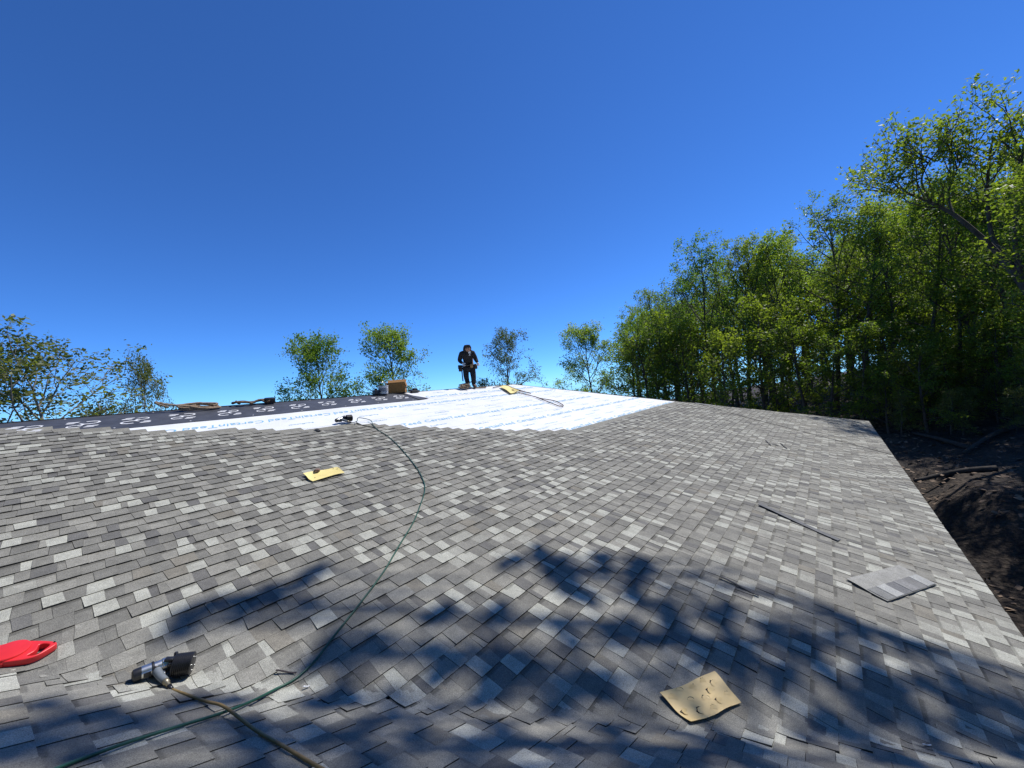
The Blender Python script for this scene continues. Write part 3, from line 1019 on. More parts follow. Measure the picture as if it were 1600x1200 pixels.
o, P = plank_on_roof('loose_shingle', 'loose offcut of shingle with plain upper half and tabs near the right eave', sq, .005, (.29, .283, .255), cat='loose shingle', h=.014)
# tabs on its lower half
tb = random.Random(2)
x = .02
for k in range(6):
    w = .155
    V = []
    sA, sB, tA, tB = .50, .985, x, min(x+w, .985)
    c = [(.19, .19, .18), (.36, .36, .34), (.15, .15, .15), (.22, .217, .21), (.18, .177, .17), (.33, .33, .31)][k]
    hh = .0215+(.003 if k % 2 else 0)
    V = [surf(*P(s, t_), hz) for hz in (hh, .016) for s, t_ in ((sA, tA), (sB, tA), (sB, tB), (sA, tB))]
    F = [(0, 1, 2, 3), (0, 4, 5, 1), (1, 5, 6, 2), (2, 6, 7, 3), (3, 7, 4, 0)]
    q = mesh_obj('tab', V, F, M['shingle'], o); attach_attrs(q.data, [(*c, 1)]*8, [0.0]*8)
    x += w+.003
o, P = plank_on_roof('shingle_strip', 'long narrow cut strip of grey shingle lying askew on the roof', quad_strip(at(1186, 790), at(1311, 846), .085), .006, (.135, .135, .135), h=.012)
o, P = plank_on_roof('shingle_strip', 'thin dark sliver of shingle beside the tree shadow', quad_strip(at(1124, 904), at(1185, 934), .022), .005, (.07, .07, .072), h=.010)
for i, (a, b_) in enumerate([((1196, 690), (1204, 697)), ((1206, 696), (1216, 697)), ((1219, 694), (1229, 702))]):
    o, P = plank_on_roof('shingle_strip', ['short dark scrap leftmost of three far up the right slope', 'short dark scrap between the other two far up the right slope', 'short dark scrap rightmost of three far up the right slope'][i], quad_strip(at(*a), at(*b_), .03), .006, (.06, .06, .06), h=.012)
o, P = plank_on_roof('shingle_strip', 'pale narrow strip lying at the hip edge below the woods', quad_strip(at(1086, 631), at(1112, 634), .10), .006, (.42, .42, .40), h=.012)
o, P = plank_on_roof('shingle_strip', 'short dark sliver on the first course left of the far nail gun', quad_strip(at(493, 672), at(500, 675), .05), .006, (.03, .03, .03), h=.012)
o, P = plank_on_roof('shingle_strip', 'small dark sliver beside the green hose where it bends', quad_strip(at(431, 1052), at(463, 1055), .008), .004, (.05, .04, .04), h=.008)
o, P = plank_on_roof('shingle_strip', 'tiny white sliver in the valley below the green hose bend', quad_strip(at(473, 1081), at(483, 1076), .010), .003, (.6, .6, .58), h=.008)
o, P = plank_on_roof('shingle_strip', 'tiny white sliver at the bottom right among the shaded shingles', quad_strip(at(1443, 1176), at(1455, 1173), .010), .003, (.6, .6, .58), h=.008)
o = tube('string_line', catmull(roof_path([at(1110, 637), at(1155, 650), at(1230, 669), at(1320, 692), at(1392, 711)], .010), 6), .006, M['cord'])
tag(o, 'thin dark string lying across the shingles near the far right corner', 'string')

# ropes
def rope(name, label, uvh, r, mat, cat='rope', group=None):
    pts = [uvw(u, v, h+.016) for u, v, h in uvh]
    o = tube(name, catmull(pts, 6), r, mat, None, sides=7)
    tag(o, label, cat, group)
    return o
rr = random.Random(12)
c0 = at(300, 640)
path = []
for k in range(52):
    a = k*.62
    path.append((1.80+(.20+.09*math.sin(k*1.3))*math.cos(a)+.04*math.sin(k*2.1), 8.27+.06*math.sin(a), .012+.045*(1+math.sin(a*.9+.6))*abs(math.sin(k*.31+.5))))
path += [(1.45, 8.30, .10), (1.30, 8.33, .14), (1.24, 8.33, .16), (1.27, 8.31, .13), (1.40, 8.28, .07)]
rope('rope_coil', 'coil of tan rope on the dark ridge strip at the left', path, .016, M['rope'])
path = []
for k in range(40):
    a = k*.7
    path.append((2.62+.27*math.cos(a*.37)+.05*math.cos(a), 8.33+.05*math.sin(a), .03+.04*abs(math.sin(k*.53))))
rope('harness_rope', 'dark tangled harness rope on the ridge right of the tan coil', path, .018, M['rope_dark'])
bm = bmesh.new(); box_bm(bm, (-.09, -.05, 0), (.09, .05, .11), .02)
o = bm_obj('rope_grab', bm, M['black_plastic'], None, smooth=True)
tag(o, 'black rope grab lump at the right end of the dark harness rope', 'rope grab')
o.matrix_world = roof_frame(2.93, 8.33, (1, 0), .006)
path = []
for k in range(64):
    a = k*.8; r_ = .20*(1-.006*k)
    path.append((8.20+r_*math.cos(a)+rr.uniform(-.03, .03), 8.28+.11*math.sin(a*1.07), .015+.0012*k+.07*abs(math.sin(k*.47))*abs(math.sin(k*.13))))
path += [(8.5, 8.25, .02), (8.8, 8.22, .004), (9.1, 8.2, .002)]
rope('rope_pile', 'brown heap of rope at the feet of the roofer', path, .018, M['rope'])
A_ = [at(*p) for p in ((770, 607), (790, 603), (800, 607), (815, 612), (829, 616), (822, 614), (806, 611), (800, 611), (815, 616), (835, 621), (845, 624), (858, 626), (870, 629), (880, 635), (874, 636), (866, 633), (858, 630), (846, 625), (838, 622))]
rope('safety_rope', 'thin brown rope looped across the white underlayment toward the right', [(u, v, .012) for u, v in A_], .013, M['rope_dark'])

# bucket and box on the ridge
bk = empty('bucket', 'white plastic bucket standing on the ridge beside the cardboard box', 'bucket', mat=Matrix.Translation(uvw(5.50, 8.35, .018)))
bm = bmesh.new(); lathe_bm(bm, [(.105, 0), (.108, .01), (.122, .19), (.128, .19), (.128, .205), (.118, .205), (.105, .03), (.0, .03)], 28)
bm_obj('body', bm, M['bucket'], bk, smooth=True)
bm = bmesh.new(); lathe_bm(bm, [(.1165, .06), (.1215, .15), (.1225, .15), (.1175, .06)], 28); 
bmesh.ops.delete(bm, geom=[v for v in bm.verts if (Vector((v.co.x, v.co.y, 0)).normalized().dot(-FWD)) < .1], context='VERTS')
bm_obj('label', bm, M['label_grey'], bk)
hp = [Vector((.125*math.cos(a), .02, .19+.11*math.sin(a))) for a in [math.pi*k/12 for k in range(13)]]
tube('handle', hp, .004, M['silver'], bk)
bm = bmesh.new(); box_bm(bm, (-.07, -.06, 0), (.07, .06, .11), .01); box_bm(bm, (-.03, -.03, .10), (.03, .03, .15), .01)
o = bm_obj('tool_case', bm, M['black_plastic'], None)
tag(o, 'small dark tool case left of the white bucket on the ridge', 'tool case')
o.matrix_world = Matrix.Translation(uvw(5.30, 8.36, .017))
cb = empty('cardboard_box', 'open brown cardboard box on the ridge behind the bucket', 'box', mat=Matrix.Translation(uvw(6.0, 8.52, -.02)) @ Matrix.Rotation(math.atan2(RGT.y, RGT.x)+R(8), 4, 'Z'))
for nm, lo, hi in (('side_panel', (-.24, -.16, 0), (.24, -.153, .27)), ('side_panel', (-.24, .153, 0), (.24, .16, .27)), ('side_panel', (-.24, -.152, 0), (-.233, .152, .27)), ('side_panel', (.233, -.152, 0), (.24, .152, .27)), ('bottom_panel', (-.232, -.152, 0), (.232, .152, .006))):
    bm = bmesh.new(); box_bm(bm, lo, hi); bm_obj(nm, bm, M['cardboard'], cb)
for nm, lo, hi, mt in (('flap', (-.24, 0, 0), (.24, .13, .006), Matrix.Translation((0, .157, .272)) @ Matrix.Rotation(R(35), 4, 'X')),
                       ('flap', (-.12, -.15, 0), (0, .15, .006), Matrix.Translation((-.237, 0, .272)) @ Matrix.Rotation(R(20), 4, 'Y')),
                       ('flap', (0, -.15, 0), (.12, .15, .006), Matrix.Translation((.237, 0, .272)) @ Matrix.Rotation(R(75), 4, 'Y'))):
    bm = bmesh.new(); box_bm(bm, lo, hi, 0, mt); bm_obj(nm, bm, M['cardboard'], cb)
bm = bmesh.new(); box_bm(bm, (-.12, -.10, 0), (.14, .08, .05), .015); box_bm(bm, (-.02, -.05, .045), (.10, .05, .09), .015)
o = bm_obj('glove_heap', bm, M['black_plastic'], None)
tag(o, 'low dark heap of gear right of the cardboard box', 'gear')
o.matrix_world = roof_frame(6.42, 8.37, (1, 0), .006)

# ------------------------------------------------------------------ roofer
def skin(name, joints, edges, mat, parent, sub=2):
    me = bpy.data.meshes.new(name)
    me.from_pydata([j[0] for j in joints], edges, [])
    o = bpy.data.objects.new(name, me); COL.objects.link(o)
    o.modifiers.new('skin', 'SKIN'); md = o.modifiers.new('sub', 'SUBSURF'); md.levels = sub; md.render_levels = sub
    for i, j in enumerate(joints):
        sv = me.skin_vertices[0].data[i]
        r_ = j[1]; sv.radius = (r_, r_) if not isinstance(r_, tuple) else r_
        sv.use_root = (i == 0)
    dg = bpy.context.evaluated_depsgraph_get()
    m2 = bpy.data.meshes.new_from_object(o.evaluated_get(dg))
    bpy.data.objects.remove(o)
    m2.name = name; m2.materials.clear(); m2.materials.append(mat); m2.shade_smooth()
    o = bpy.data.objects.new(name, m2); COL.objects.link(o)
    if parent: o.parent = parent
    return o
pm = Matrix((RGT, -FWD*-1, Vector((0, 0, 1)))).transposed().to_4x4()   # x right, y away, z up
pm = pm @ Matrix.Diagonal((1.14, 1.1, 1.0, 1.0))
pm.translation = uvw(8.62, 8.34, .012)
person = empty('person', 'roofer in black hooded clothes and white gloves bending forward on the ridge', 'person', mat=pm)
J = dict(pel=(-.05, .06, .66), sp=(-.05, .03, .86), ch=(-.055, -.07, 1.03), nk=(-.045, -.14, 1.12), hd=(-.015, -.22, 1.19), ht=(-.02, -.19, 1.29),
         sl=(-.215, -.08, 1.07), el=(-.285, -.04, .86), wl=(-.19, -.16, .77), hl=(-.15, -.20, .74),
         sr=(.11, -.08, 1.06), er=(.17, -.06, .86), wr=(.215, -.16, .755), hr=(.24, -.20, .72),
         jl=(-.14, .05, .60), kl=(-.135, -.03, .34), al=(-.105, .02, .08), tl=(-.085, -.13, .03),
         jr=(.04, .05, .60), kr=(.065, -.04, .34), ar=(.05, .02, .08), tr=(.115, -.13, .03))
def jl(*n): return [(J[k], r_) for k, r_ in n]
# body
skin('body', jl(('pel', .12), ('sp', .105), ('ch', .125), ('nk', .05), ('hd', .082), ('ht', .06), ('sl', .055), ('el', .04), ('wl', .028), ('sr', .055), ('er', .04), ('wr', .028), ('jl', .075), ('kl', .055), ('al', .04), ('tl', .035), ('jr', .075), ('kr', .055), ('ar', .04), ('tr', .035)),
     [(0, 1), (1, 2), (2, 3), (3, 4), (4, 5), (2, 6), (6, 7), (7, 8), (2, 9), (9, 10), (10, 11), (0, 12), (12, 13), (13, 14), (14, 15), (0, 16), (16, 17), (17, 18), (18, 19)], M['skin'], person)
skin('hoodie', jl(('pel', .145), ('sp', .135), ('ch', .15), ('sl', .085), ('el', .062), ('wl', .045), ('sr', .085), ('er', .062), ('wr', .045), ('nk', .10)),
     [(0, 1), (1, 2), (2, 3), (3, 4), (4, 5), (2, 6), (6, 7), (7, 8), (2, 9)], M['hoodie'], person)
skin('hood', [((-.05, -.07, 1.11), .125), ((-.035, -.14, 1.20), .125), ((-.02, -.165, 1.275), .118), ((-.015, -.16, 1.335), .07)], [(0, 1), (1, 2), (2, 3)], M['hoodie'], person)
bm = bmesh.new()
box_bm(bm, (-.075, -.09, 0), (.075, .03, .012), .005, Matrix.Translation((-.01, -.27, 1.255)) @ Matrix.Rotation(R(-25), 4, 'X'))
bm_obj('cap_brim', bm, M['hoodie'], person)
bm = bmesh.new()
lathe_bm(bm, [(.012, 0), (.016, .012), (.010, .03), (.003, .034)], 8, Matrix.Translation((-.012, -.295, 1.18)) @ Matrix.Rotation(R(80), 4, 'X'))
bm_obj('nose', bm, M['skin'], person, smooth=True)
for sx in (-.06, .005):
    bm = bmesh.new(); bmesh.ops.create_icosphere(bm, subdivisions=2, radius=.011, matrix=Matrix.Translation((sx+.02, -.293, 1.21)))
    bm_obj('eye', bm, M['black_plastic'], person, smooth=True)
bm = bmesh.new(); box_bm(bm, (-.04, -.296, 1.135), (.015, -.285, 1.143), .002)
bm_obj('mouth', bm, M['belt_leather'], person)
bm = bmesh.new(); box_bm(bm, (.0, -.235, 1.045), (.06, -.226, 1.11), .004, Matrix.Rotation(R(0), 4, 'X'))
bm_obj('chest_print', bm, M['white_ink'], person)
bm = bmesh.new(); box_bm(bm, (.01, -.232, .985), (.045, -.222, 1.015), .004)
bm_obj('chest_print', bm, M['white_ink'], person)
skin('trousers', jl(('pel', .13), ('jl', .098), ('kl', .078), ('al', .062), ('jr', .098), ('kr', .078), ('ar', .062)),
     [(0, 1), (1, 2), (2, 3), (0, 4), (4, 5), (5, 6)], M['trousers'], person)
for sd_ in 'lr':
    a, tt = J['a'+sd_], J['t'+sd_]
    skin('boot', [((a[0], a[1]+.03, .13), .058), ((a[0], a[1]+.03, .05), .055), ((a[0]*.6+tt[0]*.4, a[1]-.04, .045), .05), (tt, .042)], [(0, 1), (1, 2), (2, 3)], M['boots'], person)
def glove(side, mtx):
    h = [((0, 0, 0), .028), ((0, 0, -.045), (.036, .020)), ((0, 0, -.085), (.034, .017))]
    e = [(0, 1), (1, 2)]
    o = skin('glove', h, e, M['glove'], person); o.matrix_local = mtx
    for k, (x, ln) in enumerate(((-.026, .055), (-.009, .066), (.009, .062), (.026, .048))):
        V = [Vector((x, 0, -.08)), Vector((x*1.05, -.008, -.08-ln*.5)), Vector((x*1.05, -.028, -.08-ln*.85))]
        q = tube('finger', V, [.0105, .0095, .008], M['glove'], o, sides=8)
    s_ = 1 if side == 'l' else -1
    tube('thumb', [Vector((s_*.028, 0, -.03)), Vector((s_*.052, -.012, -.055)), Vector((s_*.055, -.026, -.082))], [.012, .011, .009], M['glove'], o, sides=8)
glove('l', Matrix.Translation(J['wl']) @ Matrix.Rotation(R(-35), 4, 'Y') @ Matrix.Rotation(R(-25), 4, 'X'))
glove('r', Matrix.Translation(J['wr']) @ Matrix.Rotation(R(-20), 4, 'Y') @ Matrix.Rotation(R(-25), 4, 'X'))
# belt and pouches
bp_ = [Vector((-.05+.165*math.cos(a), .05+.145*math.sin(a), .70)) for a in [2*math.pi*k/24 for k in range(25)]]
tube('tool_belt', bp_, .024, M['belt_leather'], person, sides=8)
for cx, cy, w_, h_, mt in ((-.275, .0, .10, .17, 'belt_leather'), (-.30, -.05, .06, .10, 'hoodie'), (.15, -.02, .08, .13, 'belt_leather'), (.045, -.11, .07, .09, 'tan_leather')):
    bm = bmesh.new(); box_bm(bm, (cx-w_/2, cy-.05, .70-h_), (cx+w_/2, cy+.05, .73), .018)
    bm_obj('pouch', bm, M[mt], person, smooth=True)
tube('hammer_handle', [(-.245, .0, .58), (-.24, -.01, .40), (-.235, -.01, .22)], [.016, .014, .016], M['hoodie'], person)

# ------------------------------------------------------------------ ground
def gz(x, y):
    d = Vector((x, y, 0))
    r_ = d.dot(RGT); f_ = d.dot(FWD)
    z = GZ
    q = r_-0.30*f_                              # rises into the woods on the right
    s = min(max((q-9.5)/1.5, 0), 1); s = s*s*(3-2*s)
    z += 1.5*s
    z += 0.12*min(max(q-11, 0), 40)
    if r_ < 4: z -= 0.07*min(4-r_, 40)          # falls away behind the house
    z -= 0.07*max(f_-42, 0)+0.05*max(-r_-30, 0)      # the site sits on a hilltop
    z += .25*math.sin(x*.31+1)*math.sin(y*.27)*min(max((q-8)/3, 0), 1)
    return z
gv, gf = [], []
g1 = [-900, -500, -260, -150, -100]+list(np.arange(-70, 100.1, 2.0))+[130, 180, 300, 500, 900]
n = len(g1)
for j in range(n):
    for i in range(n):
        gv.append((g1[i], g1[j], gz(g1[i], g1[j])))
for j in range(n-1):
    for i in range(n-1):
        gf.append((j*n+i, j*n+i+1, (j+1)*n+i+1, (j+1)*n+i))
gr = mesh_obj('ground', gv, gf, M['ground'], None, smooth=True)
tag(gr, 'brown leaf strewn woodland ground sloping up to the right', 'ground', kind='structure')

# ------------------------------------------------------------------ trees
class Tree:
    def __init__(s, seed, leaf, twig_leaves, scatter, branch_sides=4):
        s.r = np.random.default_rng(seed); s.BV, s.BF = [], []; s.lp = []; s.leaf = leaf; s.tl = twig_leaves; s.sc = scatter; s.bs = branch_sides
    def limb(s, pts, r0, r1, sides=6):
        n = len(pts)
        rad = [r0+(r1-r0)*(i/(n-1))**.8 for i in range(n)]
        tube_data(pts, rad, sides, False, s.BV, s.BF)
    def grow(s, p, d, L, r, lev, maxlev, up=.18, kids=(5, 4, 3), ang=(35, 65), nseg=5):
        R_ = s.r
        pts = [Vector(p)]; d = Vector(d).normalized()
        for i in range(nseg):
            d = (d+Vector(R_.normal(0, .14, 3))+Vector((0, 0, up))).normalized()
            pts.append(pts[-1]+d*(L/nseg))
        s.limb(pts, r, max(r*.3, .006), 6 if lev == 0 else (4 if lev < maxlev else 3))
        if lev >= maxlev:
            s.leaves(pts)
            return
        nk = kids[min(lev, len(kids)-1)]
        for k in range(nk):
            t = .30+.70*(k+R_.random()*.8)/nk
            t = min(t, .99)
            f_ = t*nseg; i0 = int(f_)
            q = pts[i0].lerp(pts[min(i0+1, nseg)], f_-i0)
            ax = (pts[min(i0+1, nseg)]-pts[i0]).normalized()
            s.side(q, ax, L*(.62-.22*t)*R_.uniform(.75, 1.15), r*.5*(1-.4*t), lev+1, maxlev, up, kids, ang)
    def side(s, q, ax, L, r, lev, maxlev, up, kids, ang, az=None):
        R_ = s.r
        a = R(R_.uniform(*ang)); z = Vector(R_.normal(0, 1, 3)); z = (z-ax*z.dot(ax)).normalized()
        d = ax*math.cos(a)+z*math.sin(a)
        s.grow(q, d, L, r, lev, maxlev, up, kids, ang, nseg=4)
    def leaves(s, pts):
        R_ = s.r
        k = R_.poisson(s.tl)
        for _ in range(k):
            t = R_.random()**.7*(len(pts)-1); i0 = min(int(t), len(pts)-2)
            q = pts[i0].lerp(pts[i0+1], t-i0)
            s.lp.append(np.array(q)+R_.normal(0, s.sc, 3)*np.array([1, 1, .75]))
    def cluster(s, c, rad, n):
        for _ in range(n):
            v = s.r.normal(0, 1, 3); v /= np.linalg.norm(v)
            s.lp.append(np.array(c)+v*rad*s.r.random()**.5*np.array([1, 1, .6]))
    def branch_mesh(s):
        me = bpy.data.meshes.new('trunk'); me.from_pydata([tuple(v) for v in s.BV], [], s.BF); me.shade_smooth(); return me
    def leaf_mesh(s):
        P = np.array(s.lp); n = len(P); R_ = s.r
        nrm_ = R_.normal(0, 1, (n, 3))+np.array([0, 0, .7]); nrm_ /= np.linalg.norm(nrm_, axis=1)[:, None]
        a = R_.normal(0, 1, (n, 3)); a -= nrm_*(a*nrm_).sum(1)[:, None]; a /= np.linalg.norm(a, axis=1)[:, None]
        b = np.cross(nrm_, a)
        L = (s.leaf*R_.uniform(.6, 1.35, n))[:, None]; W = L*R_.uniform(.42, .62, n)[:, None]
        q = np.stack([P-a*L, P+b*W-a*L*.1, P+a*L, P-b*W-a*L*.1], 1).reshape(-1, 3)
        me = bpy.data.meshes.new('crown')
        me.vertices.add(4*n); me.vertices.foreach_set('co', q.astype(np.float32).ravel())
        me.loops.add(4*n); me.loops.foreach_set('vertex_index', np.arange(4*n, dtype=np.int32))
        me.polygons.add(n); me.polygons.foreach_set('loop_start', np.arange(0, 4*n, 4, dtype=np.int32))
        me.polygons.foreach_set('loop_total', np.full(n, 4, dtype=np.int32))
        me.update(calc_edges=True)
        at_ = me.attributes.new('tone', 'FLOAT', 'POINT')
        # tone varies by spray of leaves and by leaf
        cl = .5+.5*np.sin(P[:, 0]*1.3+2*np.sin(P[:, 1]*.9))*np.sin(P[:, 2]*1.1+P[:, 1]*.7)
        tv = np.clip(.6*cl+.4*R_.random(n), 0, 1)
        at_.data.foreach_set('value', np.repeat(tv, 4).astype(np.float32))
        return me

def forest_variant(seed, H, cb, spread, npri, leaf, tl, sc, kids=(5, 4), shape=.5, lean=0.0):
    """trunk of height H with a crown from cb*H upward"""
    t = Tree(seed, leaf, tl, sc); r = t.r
    nseg = 10; pts = [Vector((0, 0, -.4))]; d = Vector((lean, 0, 1)).normalized()
    for i in range(nseg):
        d = (d+Vector((r.normal(0, .05), r.normal(0, .05), .12))).normalized()
        pts.append(pts[-1]+d*(H*.93/nseg))
    rb = H*.011+.03
    t.limb(pts, rb, .03, 8)
    az = r.random()*6.28
    for k in range(npri):
        f_ = cb+(1-cb)*((k+.5)/npri)**.9
        x = f_*nseg*.985; i0 = min(int(x), nseg-1); q = pts[i0].lerp(pts[i0+1], x-i0)
        g = (f_-cb)/(1-cb)
        prof = math.sqrt(max(0.0, 1-((g-shape)/.66)**2)) if g > shape else math.sqrt(max(0.0, 1-((g-shape)/(shape+.25))**2))
        L = spread*H*max(prof, .28)*r.uniform(.75, 1.15)
        az += 2.4+r.normal(0, .4)
        el = R(20+50*g+r.normal(0, 8))
        dd = Vector((math.cos(az)*math.cos(el), math.sin(az)*math.cos(el), math.sin(el)))
        t.grow(q, dd, L, rb*.42*(1-.6*g), 0, 2, .07, kids, (28, 62), nseg=5)
    t.grow(pts[-1], (0, 0, 1), H*.10, .03, 1, 2, .1, kids, (28, 60), nseg=4)
    return t.branch_mesh(), t.leaf_mesh(), H

VAR = {
    'tall1': forest_variant(11, 18, .40, .21, 19, .105, 14, .19, kids=(6, 4), shape=.55),
    'tall2': forest_variant(12, 19, .34, .19, 20, .100, 14, .19, kids=(6, 4), shape=.6),
    'tall3': forest_variant(13, 17, .30, .22, 20, .110, 13, .20, kids=(6, 4), shape=.5),
    'tall4': forest_variant(14, 18, .45, .23, 18, .105, 15, .19, kids=(6, 4), shape=.6),
    'under1': forest_variant(15, 8, .15, .30, 14, .080, 12, .16, shape=.45),
    'under2': forest_variant(16, 7, .10, .34, 13, .080, 11, .16, shape=.4),
    'open1': forest_variant(21, 13, .34, .34, 16, .090, 16, .16, kids=(5, 4), shape=.5),
    'open2': forest_variant(22, 13, .30, .30, 21, .092, 27, .22, kids=(6, 4), shape=.5),
    'open3': forest_variant(23, 13, .28, .29, 22, .092, 25, .22, kids=(6, 4), shape=.42),
    'open4': forest_variant(24, 13, .36, .30, 18, .088, 20, .20, kids=(6, 4), shape=.6),
}
def mat_copy(me, mat):
    m2 = me.copy(); m2.materials.clear(); m2.materials.append(mat); return m2
TM = {}
def tree_meshes(var, leaf, bark):
    k = (var, leaf, bark)
    if k not in TM:
        b, l, H = VAR[var]
        TM[k] = (mat_copy(b, M[bark]), mat_copy(l, M[leaf]), H)
    return TM[k]
def plant(name, label, group, var, leaf, bark, x, y, height, rot, wide=1.0, tilt=(0, 0), z=None, cat='tree'):
    tb_, tl_, H = tree_meshes(var, leaf, bark)
    e = bpy.data.objects.new(name, None); e.empty_display_size = .5; COL.objects.link(e)
    s = height/H
    e.location = (x, y, gz(x, y) if z is None else z)
    e.rotation_euler = (tilt[0], tilt[1], rot); e.scale = (s*wide, s*wide, s)
    tag(e, label, cat, group)
    for nm, me in (('trunk', tb_), ('crown', tl_)):
        o = bpy.data.objects.new(nm, me); COL.objects.link(o); o.parent = e
    return e
def plant_top(name, label, group, var, leaf, bark, px, py, dist, rot, wide=1.0, **kw):
    p = px_at(px, py, dist)
    g = gz(p.x, p.y)
    return plant(name, label, group, var, leaf, bark, p.x, p.y, (p.z-g)*.945, rot, wide, **kw)

# trees standing behind the ridge
plant_top('open_tree', 'sparse olive leaved tree with pale branches behind the roof at far left', None, 'open1', 'leaf_olive', 'bark_pale', 108, 548, 24, 1.3, 1.35)
plant_top('open_tree', 'olive leaved tree cut by the left edge behind the ridge', None, 'open4', 'leaf_olive', 'bark_pale', -40, 530, 25, 2.2, 1.1)
plant_top('open_tree', 'small olive sapling just right of the far left tree', None, 'open4', 'leaf_olive', 'bark_pale', 210, 572, 25, .4, .5)
plant_top('open_tree', 'yellow green tree behind the ridge left of the white bucket', None, 'open2', 'leaf_green', 'bark', 488, 528, 29, 2.0, .98)
plant_top('open_tree', 'pointed green tree rising behind the cardboard box', None, 'open3', 'leaf_green', 'bark', 622, 512, 31, 4.0, .98)
plant_top('open_tree', 'thin olive tree just right of the roofer', None, 'open4', 'leaf_olive', 'bark', 783, 522, 33, .9, 1.0)
plant_top('open_tree', 'green tree standing apart left of the woods', None, 'open3', 'leaf_green', 'bark', 926, 505, 34, 2.9, 1.0)

# the woods on the right
fr = random.Random(31)
front = [(985, 470, 40), (1030, 440, 38), (1062, 418, 40), (1105, 380, 37), (1150, 372, 36), (1185, 356, 38), (1232, 338, 36), (1278, 318, 36), (1330, 305, 34),
         (1372, 296, 33), (1415, 282, 33), (1462, 285, 31), (1510, 262, 32), (1560, 250, 30), (1612, 235, 29), (1670, 215, 28), (1735, 190, 27)]
tv = ['tall1', 'tall2', 'tall3', 'tall4']
ORD = 'first second third fourth fifth sixth seventh eighth ninth tenth eleventh twelfth thirteenth fourteenth fifteenth sixteenth seventeenth'.split()
for i, (px, py, d) in enumerate(front):
    plant_top('forest_tree', 'slender spring leaved tree, %s from the left in the front row of woods' % ORD[i], 'front row of the woods', tv[i % 4], 'leaf_spring' if i % 3 else 'leaf_green', 'bark', px, py, d, fr.uniform(0, 6.28), fr.uniform(.85, 1.1), tilt=(fr.uniform(-.05, .05), fr.uniform(-.05, .05)))
for i, (px, py, d) in enumerate(front):
    plant_top('forest_tree', 'tree deeper in the dense woods behind the front row', 'deeper rows of the woods', tv[(i+2) % 4], 'leaf_spring' if (i+1) % 3 else 'leaf_green', 'bark', px+fr.uniform(5, 40), py+fr.uniform(15, 55), d+fr.uniform(6, 11), fr.uniform(0, 6.28), fr.uniform(.9, 1.2), tilt=(fr.uniform(-.05, .05), fr.uniform(-.05, .05)))
for i in range(16):
    px = 1000+i*46+fr.uniform(-15, 15); d = 52+fr.uniform(0, 10)
    py = 480-(px-1000)*.36+fr.uniform(0, 40)
    plant_top('forest_tree', 'tree deeper in the dense woods behind the front row', 'deeper rows of the woods', tv[i % 4], 'leaf_green', 'bark', px, py, d, fr.uniform(0, 6.28), 1.25)
for i in range(30):
    px = 975+i*24+fr.uniform(-12, 12); d = fr.uniform(27, 37)+max(px-1340, 0)*.02
    py = 500-(px-975)*.10+fr.uniform(-20, 45)
    plant_top('understory_tree', 'low understory tree below the canopy of the woods', 'understory of the woods', 'under1' if i % 2 else 'under2', 'leaf_spring', 'bark', px, py, d, fr.uniform(0, 6.28), fr.uniform(.9, 1.3))

for i in range(22):
    px = 985+i*33+fr.uniform(-12, 12); d = fr.uniform(44, 60)
    py = 472-(px-985)*.24+fr.uniform(-15, 30)
    plant_top('understory_tree', 'low understory tree below the canopy of the woods', 'understory of the woods', 'under1' if i % 2 else 'under2', 'leaf_green', 'bark', px, py, d, fr.uniform(0, 6.28), fr.uniform(1.1, 1.5))
for i, (px, d, hh) in enumerate([(1790, 25, 10), (1880, 24, 11), (1990, 23, 14), (2150, 23, 17), (1720, 21, 9.5), (1800, 19, 10)]):  # out of view on the right, added to shade the woodland floor
    p = px_at(px, 600, d)
    plant('forest_tree', 'tree deeper in the dense woods behind the front row', 'deeper rows of the woods', tv[i % 4], 'leaf_spring', 'bark', p.x, p.y, hh, fr.uniform(0, 6.28), 1.15)
for i in range(18):
    px = 1350+i*17+fr.uniform(-10, 10); d = fr.uniform(27, 35)
    p = px_at(px, 600, d)
    plant('understory_tree', 'low understory tree below the canopy of the woods', 'understory of the woods', 'under1' if i % 2 else 'under2', 'leaf_spring', 'bark', p.x, p.y, fr.uniform(2.6, 4.6), fr.uniform(0, 6.28), 1.2)
for i in range(26):
    px = 1385+i*10+fr.uniform(-10, 10); d = fr.uniform(26, 34)
    p = px_at(px, 600, d)
    plant('woodland_shrub', 'low leafy shrub on the shaded woodland floor beyond the eave', 'shrubs on the woodland floor', 'under2', 'leaf_olive', 'bark', p.x, p.y, fr.uniform(.8, 2.2), fr.uniform(0, 6.28), fr.uniform(1.2, 1.7), cat='shrub')

